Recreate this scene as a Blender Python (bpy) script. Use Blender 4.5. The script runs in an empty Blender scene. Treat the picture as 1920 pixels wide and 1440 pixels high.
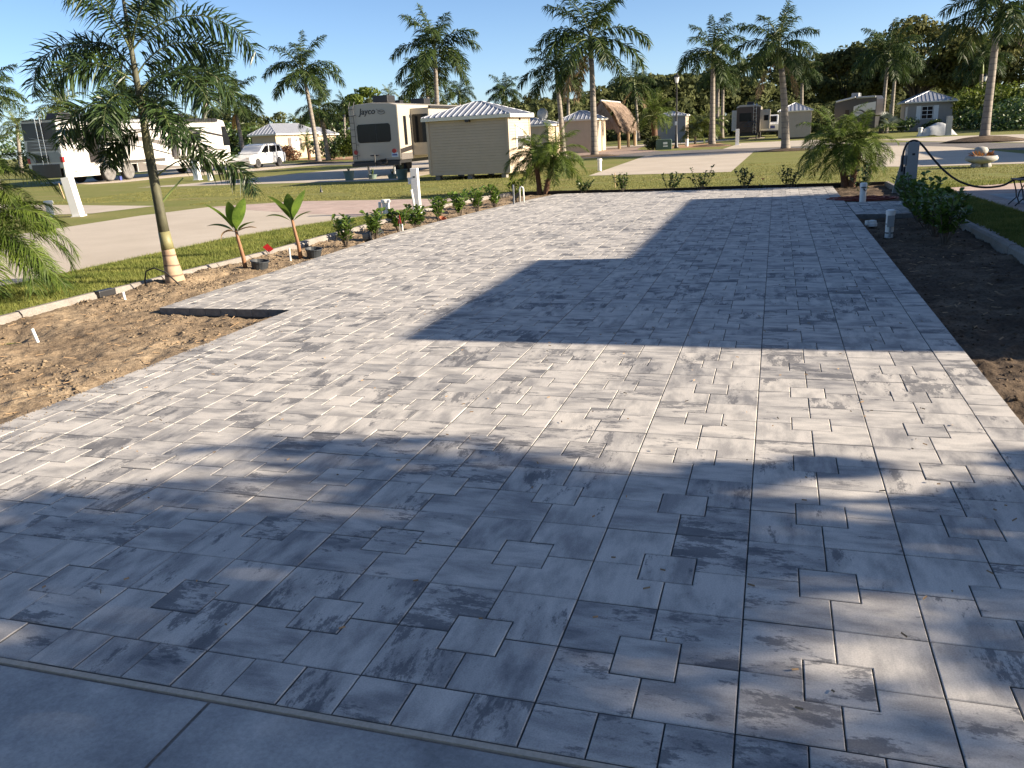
import bpy, bmesh, math, random
import numpy as np
from mathutils import Vector, Matrix

scene = bpy.context.scene
col = scene.collection
R = math.radians
PI = math.pi
rng = np.random.default_rng(7)
random.seed(11)

# ------------------------------------------------------------------ camera, sky, sun, exposure
cam_data = bpy.data.cameras.new("camera")
cam = bpy.data.objects.new("camera", cam_data)
col.objects.link(cam)
CR = Vector((0.95528815, 0.29144885, -0.04982078))
CU = Vector((-0.03947536, 0.29270488, 0.95538764))
CF = Vector((-0.29302942, 0.91070381, -0.29112255))
CP = Vector((0.04632, -2.0748, 1.69458))
cam.matrix_world = Matrix(((CR.x, CU.x, -CF.x, CP.x), (CR.y, CU.y, -CF.y, CP.y), (CR.z, CU.z, -CF.z, CP.z), (0, 0, 0, 1)))
cam_data.sensor_width = 36.0
cam_data.lens = 36.0 * 1555 / 1920
cam_data.clip_start = 0.05
cam_data.clip_end = 3000
scene.camera = cam

SUN_EL, SUN_AZ = 20.5, 5.0            # azimuth measured from +X towards +Y
world = bpy.data.worlds.new("World")
scene.world = world
world.use_nodes = True
wt = world.node_tree
bg = wt.nodes["Background"]
sky = wt.nodes.new("ShaderNodeTexSky")
sky.sky_type = 'NISHITA'
sky.sun_disc = False
sky.sun_elevation = R(SUN_EL)
sky.sun_rotation = R(90 - SUN_AZ)
sky.air_density = 0.6
sky.dust_density = 0.6
sky.ozone_density = 2.0
hsv = wt.nodes.new("ShaderNodeHueSaturation")
hsv.inputs["Hue"].default_value = 0.5
hsv.inputs["Saturation"].default_value = 1.06
wt.links.new(sky.outputs[0], hsv.inputs["Color"])
wt.links.new(hsv.outputs[0], bg.inputs[0])
bg.inputs[1].default_value = 0.072
sd = bpy.data.lights.new("sun", 'SUN')
sd.energy = 5.0
sd.angle = R(0.53)
sd.color = (1.0, 0.86, 0.68)
sun = bpy.data.objects.new("sun", sd)
col.objects.link(sun)
sv = Vector((math.cos(R(SUN_EL)) * math.cos(R(SUN_AZ)), math.cos(R(SUN_EL)) * math.sin(R(SUN_AZ)), math.sin(R(SUN_EL))))
sun.rotation_euler = sv.to_track_quat('Z', 'Y').to_euler()
scene.view_settings.view_transform = 'Standard'
scene.view_settings.look = 'None'
scene.view_settings.gamma = 1
scene.view_settings.use_curve_mapping = False
scene.view_settings.exposure = 1.47
scene.cycles.max_bounces = 6
scene.cycles.transparent_max_bounces = 4


# ------------------------------------------------------------------ materials
def nodes_of(name):
    m = bpy.data.materials.new(name)
    m.use_nodes = True
    nt = m.node_tree
    return m, nt, nt.nodes["Principled BSDF"]


def nn(nt, t, **kw):
    n = nt.nodes.new(t)
    for k, v in kw.items():
        setattr(n, k, v)
    return n


def noise(nt, vec, scale, detail=4, rough=.55, mapscale=None):
    if mapscale is not None:
        mp = nn(nt, "ShaderNodeMapping")
        mp.inputs["Scale"].default_value = mapscale
        nt.links.new(vec, mp.inputs["Vector"])
        vec = mp.outputs[0]
    n = nn(nt, "ShaderNodeTexNoise")
    n.inputs["Scale"].default_value = scale
    n.inputs["Detail"].default_value = detail
    n.inputs["Roughness"].default_value = rough
    nt.links.new(vec, n.inputs["Vector"])
    return n.outputs["Fac"]


def ramp(nt, fac, stops):
    r = nn(nt, "ShaderNodeValToRGB")
    el = r.color_ramp.elements
    while len(el) < len(stops):
        el.new(0.5)
    for e, (p, c) in zip(el, stops):
        e.position = p
        e.color = (c[0], c[1], c[2], 1) if not isinstance(c, (int, float)) else (c, c, c, 1)
    nt.links.new(fac, r.inputs[0])
    return r.outputs[0]


def mix(nt, fac, a, b, mode='MIX'):
    m = nn(nt, "ShaderNodeMix", data_type='RGBA', blend_type=mode)
    for sock, v in ((m.inputs[0], fac), (m.inputs[6], a), (m.inputs[7], b)):
        if isinstance(v, (int, float)):
            sock.default_value = v
        elif isinstance(v, tuple):
            sock.default_value = (v[0], v[1], v[2], 1)
        else:
            nt.links.new(v, sock)
    return m.outputs[2]


def bump(nt, bs, h, strength, dist):
    b = nn(nt, "ShaderNodeBump")
    b.inputs["Strength"].default_value = strength
    b.inputs["Distance"].default_value = dist
    nt.links.new(h, b.inputs["Height"])
    nt.links.new(b.outputs[0], bs.inputs["Normal"])


def pos(nt):
    return nn(nt, "ShaderNodeNewGeometry").outputs["Position"]


def objco(nt):
    return nn(nt, "ShaderNodeTexCoord").outputs["Object"]


def simple(name, c, rough=.6, var=.12, scale=6, metal=0., bumpv=0., spec=.5, bscale=None, mapscale=None):
    m, nt, bs = nodes_of(name)
    p = objco(nt)
    n = noise(nt, p, scale, 5, .6, mapscale)
    lo = tuple(max(0, x * (1 - var)) for x in c)
    hi = tuple(min(1, x * (1 + var)) for x in c)
    nt.links.new(ramp(nt, n, [(.3, lo), (.7, hi)]), bs.inputs["Base Color"])
    bs.inputs["Roughness"].default_value = rough
    bs.inputs["Metallic"].default_value = metal
    bs.inputs["Specular IOR Level"].default_value = spec
    if bumpv:
        bump(nt, bs, noise(nt, p, bscale or scale * 6, 4), bumpv, .01)
    return m


def leafmat(name, dark, light, rough=.4, trans=.3, scale=3, tcol=None, spec=.5):
    m, nt, bs = nodes_of(name)
    oi = nn(nt, "ShaderNodeObjectInfo").outputs["Random"]
    p = pos(nt)
    n = noise(nt, p, scale, 3, .6)
    n2 = noise(nt, p, scale * 9, 2, .6)
    f = nn(nt, "ShaderNodeMath", operation='ADD')
    nt.links.new(n, f.inputs[0])
    f2 = nn(nt, "ShaderNodeMath", operation='MULTIPLY_ADD')
    nt.links.new(n2, f2.inputs[0])
    f2.inputs[1].default_value = .7
    f2.inputs[2].default_value = -.35
    nt.links.new(f2.outputs[0], f.inputs[1])
    c = ramp(nt, f.outputs[0], [(.28, dark), (.72, light)])
    hv = nn(nt, "ShaderNodeHueSaturation")
    mr = nn(nt, "ShaderNodeMapRange")
    mr.inputs["To Min"].default_value = .85
    mr.inputs["To Max"].default_value = 1.15
    nt.links.new(oi, mr.inputs["Value"])
    nt.links.new(mr.outputs[0], hv.inputs["Value"])
    nt.links.new(c, hv.inputs["Color"])
    nt.links.new(hv.outputs[0], bs.inputs["Base Color"])
    bs.inputs["Roughness"].default_value = rough
    bs.inputs["Specular IOR Level"].default_value = spec
    if trans:
        tr = nn(nt, "ShaderNodeBsdfTranslucent")
        if tcol:
            tr.inputs[0].default_value = (*tcol, 1)
        else:
            nt.links.new(hv.outputs[0], tr.inputs[0])
        mx = nn(nt, "ShaderNodeMixShader")
        mx.inputs[0].default_value = trans
        nt.links.new(bs.outputs[0], mx.inputs[1])
        nt.links.new(tr.outputs[0], mx.inputs[2])
        nt.links.new(mx.outputs[0], nt.nodes["Material Output"].inputs[0])
    return m


MT = {}
WHITE = MT['white'] = simple('white_paint', (.78, .77, .74), .35, .03, 2)
PVC = MT['pvc'] = simple('white_pvc', (.74, .73, .69), .4, .08, 9)
GREY_BOX = MT['grey_box'] = simple('grey_pedestal_paint', (.30, .31, .31), .5, .08, 5)
BLACK = MT['black'] = simple('black_plastic', (.018, .018, .02), .45, .2, 10)
RUBBER = MT['rubber'] = simple('black_rubber', (.02, .02, .021), .7, .25, 14)
GLASS = MT['glass'] = simple('dark_glass', (.010, .011, .013), .08, .2, 3, 0, 0, .22)
CHROME = MT['chrome'] = simple('bright_metal', (.62, .62, .62), .25, .06, 7, 1.0)
ROOFM = MT['roof'] = simple('pale_metal_roof', (.33, .345, .38), .45, .06, 1.2, .3)
TRIM = MT['trim'] = simple('cream_trim', (.70, .66, .55), .5, .04, 3)
SIDING = MT['siding'] = simple('tan_siding', (.45, .365, .275), .55, .05, 2.5, 0, .15, .4, 60)
STUCCO = MT['stucco'] = simple('tan_stucco', (.47, .38, .27), .8, .05, 3, 0, .3, .3, 70)
STUCCO2 = MT['stucco2'] = simple('grey_stucco', (.36, .32, .28), .8, .05, 3, 0, .3, .3, 70)
RVC = MT['rvc'] = simple('cream_gelcoat', (.42, .375, .30), .3, .03, 1)
RVW = MT['rvw'] = simple('white_gelcoat', (.54, .525, .50), .22, .02, 1)
RVG = MT['rvg'] = simple('taupe_graphic', (.14, .128, .12), .28, .06, 3)
RVD = MT['rvd'] = simple('charcoal_graphic', (.03, .027, .027), .28, .1, 3)
RVB = MT['rvb'] = simple('brown_gelcoat', (.07, .045, .035), .3, .1, 3)
WOOD = MT['wood'] = simple('weathered_wood', (.26, .18, .10), .8, .25, 9, 0, .3, .3, 40, (1, 1, .15))
STAKE = MT['stake'] = simple('pale_stake', (.50, .36, .20), .8, .2, 12)
GREENBOX = MT['greenbox'] = simple('green_cabinet_paint', (.075, .115, .085), .5, .08, 4)
RED = MT['red'] = simple('red_plastic', (.55, .02, .025), .5, .12, 8)
REDCORD = MT['redcord'] = simple('red_brown_cord', (.20, .045, .03), .6, .25, 20)
POTB = MT['potb'] = simple('black_nursery_pot', (.035, .04, .045), .5, .25, 12)
POTG = MT['potg'] = simple('sage_planter', (.13, .18, .145), .6, .1, 6)
TERRA = MT['terra'] = simple('terracotta', (.34, .13, .07), .8, .15, 10)
STONE = MT['stone'] = simple('white_cast_stone', (.35, .335, .30), .85, .18, 9, 0, .5, .3, 50)
LAMPG = MT['lampglass'] = simple('lamp_glass', (.70, .70, .66), .3, .05, 4)
THATCH = MT['thatch'] = simple('palm_thatch', (.27, .20, .15), .9, .4, 22, 0, .6, .2, 60, (1, 1, .25))
RIM = MT['rim'] = simple('alloy_rim', (.45, .45, .46), .3, .08, 6, .8)
WCOVER = MT['wcover'] = simple('wheel_cover_vinyl', (.14, .135, .13), .45, .45, 4, 0, .4, .5, 9)
TAIL = MT['tail'] = simple('red_lens', (.38, .02, .02), .25, .1, 8)
BARK = MT['bark'] = simple('oak_bark', (.13, .105, .08), .9, .3, 5, 0, .5, .2, 25)
PLATE = MT['plate'] = simple('pale_blue_plate', (.52, .62, .68), .4, .06, 20)
LBLUE = MT['lblue'] = simple('blue_vinyl', (.05, .07, .25), .5, .1, 8)
SILVERV = MT['silver'] = simple('silver_vinyl', (.5, .5, .5), .4, .05, 8)
FROND_DRY = MT['dry'] = leafmat('dry_frond', (.15, .09, .04), (.32, .22, .12), .7, .2, 4)
LEAF_ROYAL = MT['royal'] = leafmat('royal_frond', (.019, .038, .010), (.060, .090, .024), .5, .3, 1.5, None, .2)
LEAF_FOX = MT['fox'] = leafmat('foxtail_frond', (.016, .036, .014), (.060, .095, .026), .36, .25, 4, None, .32)
LEAF_PYG = MT['pyg'] = leafmat('date_palm_frond', (.035, .068, .012), (.14, .19, .030), .55, .32, 3, None, .2)
LEAF_COCO = MT['coco'] = leafmat('yellow_green_frond', (.05, .075, .012), (.15, .18, .035), .42, .3, 1.5)
RACHIS = MT['rachis'] = simple('frond_rachis', (.13, .15, .05), .5, .2, 6)
CLUSIA = MT['clusia'] = leafmat('clusia_leaf', (.045, .10, .018), (.17, .25, .045), .30, .25, 9)
CLUSIA_D = MT['clusiad'] = leafmat('dark_shrub_leaf', (.022, .045, .012), (.085, .135, .03), .38, .22, 7)
BANANA = MT['banana'] = leafmat('banana_leaf', (.07, .13, .02), (.17, .26, .04), .35, .4, 6)
OAKLEAF = MT['oak'] = leafmat('oak_leaf', (.038, .050, .017), (.155, .15, .048), .75, .32, .55, None, .15)
WOODLEAF = MT['woodleaf'] = leafmat('woodland_leaf', (.038, .052, .021), (.140, .150, .058), .8, .32, .35, None, .12)
BRIGHTLEAF = MT['bright'] = leafmat('bright_hedge_leaf', (.05, .08, .012), (.16, .20, .03), .6, .3, 1.2, None, .2)
REDLEAF = MT['redleaf'] = leafmat('croton_leaf', (.06, .03, .015), (.22, .10, .045), .45, .25, 3)
SILVERLEAF = MT['silverleaf'] = leafmat('silver_fan_leaf', (.10, .13, .11), (.22, .27, .23), .5, .2, 2)
BROM = MT['brom'] = leafmat('bromeliad_leaf', (.12, .05, .015), (.40, .16, .04), .4, .3, 14)
PALESHAFT = simple('pale_crownshaft', (.17, .165, .085), .5, .3, 7, 0, .1, .4, 30, (1, 1, .3))
YELLOWBAND = simple('yellow_green_stem', (.20, .185, .085), .55, .2, 8)
SHEATH = simple('mottled_green_stem', (.085, .083, .050), .7, .55, 9, 0, .2, .4, 40, (1, 1, .3))
GREENSHAFT = MT['shaft'] = simple('green_crownshaft', (.16, .21, .06), .4, .25, 3, 0, 0, .5, None, (3, 3, .6))


def trunk_material(name, c1, c2, ring, ringscale):
    m, nt, bs = nodes_of(name)
    p = objco(nt)
    n = noise(nt, p, 2.2, 5, .65, (2.5, 2.5, .8))
    c = ramp(nt, n, [(.3, c1), (.7, c2)])
    w = nn(nt, "ShaderNodeTexWave", wave_type='BANDS', bands_direction='Z')
    w.inputs["Scale"].default_value = ringscale
    w.inputs["Distortion"].default_value = 1.2
    w.inputs["Detail"].default_value = 2
    nt.links.new(p, w.inputs["Vector"])
    rg = ramp(nt, w.outputs["Fac"], [(.0, 1.0), (.12, .0)])
    nt.links.new(mix(nt, rg, c, ring), bs.inputs["Base Color"])
    bs.inputs["Roughness"].default_value = .85
    bump(nt, bs, w.outputs["Fac"], .35, .02)
    return m


TRUNK = trunk_material('royal_trunk', (.15, .13, .11), (.28, .245, .20), (.13, .115, .10), 1.1)
TRUNK_PYG = trunk_material('date_palm_trunk', (.07, .04, .025), (.20, .10, .055), (.03, .02, .012), 9)
TRUNK_FOX = trunk_material('foxtail_trunk', (.30, .20, .13), (.47, .34, .22), (.15, .10, .07), 2.4)
BSTEM = simple('banana_stem', (.24, .12, .06), .6, .35, 7, 0, .2, .4, 40, (1, 1, .2))


def paver_material():
    m, nt, bs = nodes_of('grey_blend_paver')
    uv = nn(nt, "ShaderNodeUVMap", uv_map="grain").outputs[0]
    at = nn(nt, "ShaderNodeAttribute", attribute_name="tone")
    sep = nn(nt, "ShaderNodeSeparateColor")
    nt.links.new(at.outputs["Color"], sep.inputs[0])
    base = ramp(nt, sep.outputs[0], [(0, (.60, .555, .49)), (.45, (.45, .42, .385)), (1, (.165, .165, .175))])
    st = noise(nt, uv, 1.0, 6, .65, (2.0, 16, 1))
    base = mix(nt, .36, base, ramp(nt, st, [(.32, (.20, .20, .205)), (.64, (.60, .57, .53))]))
    cl = noise(nt, uv, 1.0, 5, .6, (3.2, 7.0, 1))
    base = mix(nt, .46, base, ramp(nt, cl, [(.38, (.115, .118, .13)), (.58, (.60, .565, .51))]))
    bl = noise(nt, uv, 1.0, 9, .72, (5.0, 13.0, 1))
    big = noise(nt, uv, 1.0, 2, .5, (2.4, 4.0, 1))
    add = nn(nt, "ShaderNodeMath", operation='MULTIPLY_ADD')
    nt.links.new(big, add.inputs[0])
    add.inputs[1].default_value = .62
    nt.links.new(bl, add.inputs[2])
    gr = noise(nt, uv, 1.0, 6, .8, (34, 70, 1))
    ad2 = nn(nt, "ShaderNodeMath", operation='MULTIPLY_ADD')
    nt.links.new(gr, ad2.inputs[0])
    ad2.inputs[1].default_value = .42
    sb = nn(nt, "ShaderNodeMath", operation='SUBTRACT')
    nt.links.new(add.outputs[0], sb.inputs[0])
    sb.inputs[1].default_value = .195
    nt.links.new(sb.outputs[0], ad2.inputs[2])
    th = nn(nt, "ShaderNodeMath", operation='ADD')
    nt.links.new(ad2.outputs[0], th.inputs[0])
    nt.links.new(sep.outputs[1], th.inputs[1])
    f = ramp(nt, th.outputs[0], [(.97, 0.0), (.975, 1.0)])
    f.node.color_ramp.elements[0].position = .905
    soft = nn(nt, "ShaderNodeMath", operation='MULTIPLY')
    nt.links.new(f, soft.inputs[0])
    soft.inputs[1].default_value = .72
    c = mix(nt, soft.outputs[0], base, (.085, .088, .10))
    sp = noise(nt, uv, 160, 2, .7)
    c = mix(nt, .22, c, ramp(nt, sp, [(.35, .12), (.62, .62)]), 'OVERLAY')
    nt.links.new(c, bs.inputs["Base Color"])
    bs.inputs["Roughness"].default_value = .78
    bs.inputs["Specular IOR Level"].default_value = .35
    bump(nt, bs, mix(nt, .5, sp, bl), .10, .003)
    return m


PAVER = paver_material()
PAVER_SIDE = simple('shaded_paver_side', (.17, .165, .155), .9, .25, 14, 0, .3, .3, 80)  # darkened so edge faces and joints carry their shade in the colour


def ground_material(name, stops, scale, mapscale=None, rough=.9, fine=40, fstr=.25, bstr=.3, bdist=.01, spec=.3):
    m, nt, bs = nodes_of(name)
    p = pos(nt)
    n = noise(nt, p, scale, 7, .62, mapscale)
    c = ramp(nt, n, stops)
    n2 = noise(nt, p, fine, 4, .7)
    c = mix(nt, fstr, c, ramp(nt, n2, [(.3, .08), (.7, .85)]), 'OVERLAY')
    nt.links.new(c, bs.inputs["Base Color"])
    bs.inputs["Roughness"].default_value = rough
    bs.inputs["Specular IOR Level"].default_value = spec
    bump(nt, bs, n2, bstr, bdist)
    return m


SOIL = ground_material('sandy_soil', [(.28, (.12, .088, .058)), (.5, (.235, .175, .115)), (.72, (.36, .275, .18))], 1.6, None, .95, 30, .5, .6, .02, .15)
SOIL_D = ground_material('shade_toned_soil', [(.28, (.05, .036, .026)), (.5, (.10, .073, .05)), (.72, (.19, .14, .095))], 2.0, None, .95, 30, .5, .6, .02, .15)  # the right bed's shade is put into this darker soil tone
CLOD = ground_material('soil_clod', [(.3, (.12, .088, .058)), (.7, (.31, .24, .16))], 9, None, .95, 60, .3, .4, .01, .15)
STRAW = simple('dry_straw', (.27, .18, .10), .9, .4, 5)
LAWN = ground_material('mown_lawn', [(.26, (.24, .185, .090)), (.42, (.190, .185, .055)), (.62, (.150, .165, .038)), (.8, (.225, .21, .075))], .55, (.35, 1.7, 1), .95, 26, .45, .5, .02, .2)
CONC = ground_material('pale_concrete', [(.3, (.42, .36, .285)), (.7, (.51, .445, .36))], .6, None, .85, 60, .18, .15, .004)
CONC_ROAD = ground_material('grey_concrete', [(.36, (.22, .224, .226)), (.48, (.33, .33, .322)), (.54, (.38, .376, .36)), (.64, (.50, .485, .455))], 1.7, None, .85, 70, .2, .2, .004)
ASPH = ground_material('worn_asphalt', [(.3, (.115, .105, .10)), (.7, (.17, .155, .145))], .8, None, .9, 80, .3, .3, .006)
KERBM = ground_material('kerb_concrete', [(.3, (.185, .165, .145)), (.7, (.29, .265, .235))], 3, None, .9, 60, .3, .4, .006)
SANDJ = ground_material('joint_sand', [(.3, (.09, .083, .075)), (.7, (.17, .155, .135))], 5, None, .95, 90, .4, .3, .004)
MULCH = ground_material('red_mulch', [(.3, (.26, .14, .075)), (.7, (.46, .29, .17))], 2, None, .95, 20, .4, .6, .02)


def brick_material(name, c1, c2, mortar, scale=(1, 1, 1)):
    m, nt, bs = nodes_of(name)
    mp = nn(nt, "ShaderNodeMapping")
    mp.inputs["Scale"].default_value = scale
    nt.links.new(pos(nt), mp.inputs["Vector"])
    b = nn(nt, "ShaderNodeTexBrick")
    b.inputs["Color1"].default_value = (*c1, 1)
    b.inputs["Color2"].default_value = (*c2, 1)
    b.inputs["Mortar"].default_value = (*mortar, 1)
    b.inputs["Scale"].default_value = 1
    b.inputs["Mortar Size"].default_value = .006
    b.inputs["Brick Width"].default_value = .22
    b.inputs["Row Height"].default_value = .11
    nt.links.new(mp.outputs[0], b.inputs["Vector"])
    n = noise(nt, pos(nt), 1.5, 5)
    nt.links.new(mix(nt, .3, b.outputs[0], ramp(nt, n, [(.3, .2), (.7, .7)]), 'OVERLAY'), bs.inputs["Base Color"])
    bs.inputs["Roughness"].default_value = .9
    return m


PINKBRICK = brick_material('pink_brick_paving', (.40, .29, .245), (.48, .37, .31), (.30, .25, .21))
BROWNBRICK = brick_material('brown_brick_paving', (.27, .185, .145), (.34, .25, .20), (.18, .14, .12))
GRASSM = leafmat('grass_blade', (.09, .125, .022), (.26, .265, .068), .6, .3, 2.2, None, .25)
GRASSM2 = leafmat('dry_grass_blade', (.13, .135, .032), (.28, .26, .09), .65, .3, 1.3, None, .25)


# ------------------------------------------------------------------ geometry helpers
class MB:
    def __init__(s):
        s.v, s.f, s.m = [], [], []

    def add(s, vs, fs, mi=0):
        o = len(s.v)
        s.v += [tuple(v) for v in vs]
        s.f += [tuple(i + o for i in f) for f in fs]
        s.m += [mi] * len(fs)
        return s

    def box(s, x0, x1, y0, y1, z0, z1, mi=0):
        return s.add([(x0, y0, z0), (x1, y0, z0), (x1, y1, z0), (x0, y1, z0), (x0, y0, z1), (x1, y0, z1), (x1, y1, z1), (x0, y1, z1)],
                     [(0, 3, 2, 1), (4, 5, 6, 7), (0, 1, 5, 4), (1, 2, 6, 5), (2, 3, 7, 6), (3, 0, 4, 7)], mi)

    def prism(s, poly, a, b, axis='z', mi=0):
        """poly: 2D outline swept from a to b along an axis (x: poly=(y,z); y: poly=(x,z); z: poly=(x,y))."""
        n = len(poly)
        def P(p, t):
            return {'x': (t, p[0], p[1]), 'y': (p[0], t, p[1]), 'z': (p[0], p[1], t)}[axis]
        vs = [P(p, a) for p in poly] + [P(p, b) for p in poly]
        fs = [tuple(range(n))[::-1], tuple(range(n, 2 * n))] + [(i, (i + 1) % n, n + (i + 1) % n, n + i) for i in range(n)]
        return s.add(vs, fs, mi)

    def tube(s, pts, rad, n=8, mi=0, cap=True):
        pts = [Vector(p) for p in pts]
        k = len(pts)
        rr = rad if isinstance(rad, (list, tuple, np.ndarray)) else [rad] * k
        t0 = (pts[1] - pts[0]).normalized()
        a = Vector((0, 0, 1)) if abs(t0.z) < .9 else Vector((1, 0, 0))
        u = t0.cross(a).normalized()
        vs, fs = [], []
        for i, p in enumerate(pts):
            t = (pts[min(i + 1, k - 1)] - pts[max(i - 1, 0)]).normalized()
            u = (u - t * u.dot(t)).normalized()
            w = t.cross(u)
            for j in range(n):
                an = 2 * PI * j / n
                vs.append(p + (u * math.cos(an) + w * math.sin(an)) * rr[i])
        for i in range(k - 1):
            for j in range(n):
                fs.append((i * n + j, i * n + (j + 1) % n, (i + 1) * n + (j + 1) % n, (i + 1) * n + j))
        if cap:
            fs.append(tuple(range(n))[::-1])
            fs.append(tuple((k - 1) * n + j for j in range(n)))
        return s.add(vs, fs, mi)

    def lathe(s, prof, n=16, c=(0, 0, 0), mi=0, axis='z', wob=None):
        vs, fs = [], []
        for i, (r, h) in enumerate(prof):
            for j in range(n):
                an = 2 * PI * j / n
                q = r * (1 if wob is None else 1 + wob[j % len(wob)])
                x, y = q * math.cos(an), q * math.sin(an)
                if axis == 'z':
                    vs.append((c[0] + x, c[1] + y, c[2] + h))
                elif axis == 'y':
                    vs.append((c[0] + x, c[1] + h, c[2] + y))
                else:
                    vs.append((c[0] + h, c[1] + x, c[2] + y))
        k = len(prof)
        for i in range(k - 1):
            for j in range(n):
                fs.append((i * n + j, i * n + (j + 1) % n, (i + 1) * n + (j + 1) % n, (i + 1) * n + j))
        fs.append(tuple(range(n))[::-1])
        fs.append(tuple((k - 1) * n + j for j in range(n)))
        return s.add(vs, fs, mi)

    def build(s, name, mats, parent=None, bevel=0., smooth=False, seg=2):
        me = bpy.data.meshes.new(name)
        me.from_pydata(s.v, [], s.f)
        mats = mats if isinstance(mats, (list, tuple)) else [mats]
        for m in mats:
            me.materials.append(m)
        if len(mats) > 1:
            me.polygons.foreach_set("material_index", s.m)
        bm = bmesh.new()
        bm.from_mesh(me)
        bmesh.ops.recalc_face_normals(bm, faces=bm.faces)
        if bevel:
            es = [e for e in bm.edges if len(e.link_faces) == 2 and e.calc_face_angle(0) > .5]
            bmesh.ops.bevel(bm, geom=es, offset=bevel, segments=seg, affect='EDGES', profile=.6, clamp_overlap=True)
        bm.to_mesh(me)
        bm.free()
        if smooth:
            me.polygons.foreach_set("use_smooth", [True] * len(me.polygons))
        me.update()
        return link(name, me, parent)


def link(name, me, parent=None, loc=(0, 0, 0), rz=0):
    o = bpy.data.objects.new(name, me)
    col.objects.link(o)
    o.location = loc
    o.rotation_euler = (0, 0, rz)
    if parent is not None:
        o.parent = parent
    return o


def mesh_np(name, v, f4, f3, mats, mi4=None, mi3=None, smooth=False):
    """fast mesh from numpy arrays: v (n,3), f4 (m,4), f3 (k,3)."""
    me = bpy.data.meshes.new(name)
    v = np.asarray(v, np.float32)
    f4 = np.asarray(f4, np.int32).reshape(-1, 4)
    f3 = np.asarray(f3, np.int32).reshape(-1, 3)
    me.vertices.add(len(v))
    me.vertices.foreach_set("co", v.ravel())
    nl = f4.size + f3.size
    me.loops.add(nl)
    me.loops.foreach_set("vertex_index", np.concatenate([f4.ravel(), f3.ravel()]))
    npoly = len(f4) + len(f3)
    me.polygons.add(npoly)
    st = np.concatenate([np.arange(len(f4)) * 4, f4.size + np.arange(len(f3)) * 3]).astype(np.int32)
    me.polygons.foreach_set("loop_start", st)
    for m in (mats if isinstance(mats, (list, tuple)) else [mats]):
        me.materials.append(m)
    if mi4 is not None or mi3 is not None:
        a = np.concatenate([np.zeros(len(f4), np.int32) if mi4 is None else mi4, np.zeros(len(f3), np.int32) if mi3 is None else mi3]).astype(np.int32)
        me.polygons.foreach_set("material_index", a)
    if smooth:
        me.polygons.foreach_set("use_smooth", np.ones(npoly, bool))
    me.update(calc_edges=True)
    me.validate()
    return me


def tag(o, label=None, cat=None, group=None, kind=None):
    if label: o['label'] = label
    if cat: o['category'] = cat
    if group: o['group'] = group
    if kind: o['kind'] = kind
    return o


def thing(name, label, cat, loc=(0, 0, 0), rz=0, group=None):
    o = bpy.data.objects.new(name, None)
    col.objects.link(o)
    o.empty_display_size = .2
    o.location = loc
    o.rotation_euler = (0, 0, rz)
    return tag(o, label, cat, group)


def copy_tree(o, parent=None):
    c = o.copy()
    col.objects.link(c)
    c.parent = parent
    for ch in list(o.children):
        copy_tree(ch, c)
    return c


def sheet(name, poly, z, mat, kind='structure', thick=None):
    b = MB()
    if thick:
        b.prism(poly, z - thick, z, 'z')
    else:
        b.add([(x, y, z) for x, y in poly], [tuple(range(len(poly)))])
    o = b.build(name, mat)
    if o.data.polygons[0].normal.z < 0 and not thick:
        o.data.flip_normals()
    return tag(o, kind=kind)


def lerp_profile(tab, y):
    return float(np.interp(y, [t[0] for t in tab], [t[1] for t in tab]))


def vnoise(x, y, seed, scale):
    """smooth value noise on arrays."""
    r = np.random.default_rng(seed)
    T = r.random((256, 256))
    u, w = np.asarray(x) * scale, np.asarray(y) * scale
    i, j = np.floor(u).astype(int), np.floor(w).astype(int)
    fu, fw = u - i, w - j
    fu, fw = fu * fu * (3 - 2 * fu), fw * fw * (3 - 2 * fw)
    g = lambda a, b: T[a % 256, b % 256]
    return (g(i, j) * (1 - fu) + g(i + 1, j) * fu) * (1 - fw) + (g(i, j + 1) * (1 - fu) + g(i + 1, j + 1) * fu) * fw


# ------------------------------------------------------------------ ground, lawns, roads, drives
KERB_L = [(-3, -8.0), (4, -8.05), (7, -7.97), (9.8, -7.82), (14, -7.88), (16.8, -7.9), (19.6, -7.55), (21.25, -7.1)]
PADL = [(5.5, -6.5), (10, -6.62), (12, -6.66), (13.5, -6.58), (16, -6.33), (19, -5.92), (20.5, -5.6)]
sheet('ground', [(-700, -300), (700, -300), (700, 1500), (-700, 1500)], -.16, LAWN)
sheet('lawn', [(-400, -3), (-8.07, -3), (-8.1, 4), (-8.0, 7), (-7.87, 9.8), (-7.93, 14), (-7.95, 16.8), (-7.6, 19.6), (-7.15, 21.3), (-400, 21.3)], -.012, LAWN)
sheet('lawn', [(-400, 21.3), (400, 21.3), (400, 900), (-400, 900)], -.012, LAWN)
sheet('lawn', [(2.95, -3), (400, -3), (400, 21.3), (2.82, 21.3)], -.012, LAWN)
sheet('road', [(-400, -300), (400, -300), (400, -3), (-400, -3)], -.013, CONC_ROAD)
JX = -1.62
for a, b, tilt in ((-40, JX - .006, 0), (JX + .006, 40, 0)):
    sheet('road_slab', [(a, -3.0), (b, -3.0), (b, -.235), (a, -.235)], -.008, CONC_ROAD)
sheet('road_joint', [(-40, -3), (40, -3), (40, -.22), (-40, -.22)], -.0125, KERBM)
tag(MB().box(-4.85, 1.45, -.226, -.203, -.03, -.003).build('mortar_strip', CONC), kind='structure')

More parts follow.
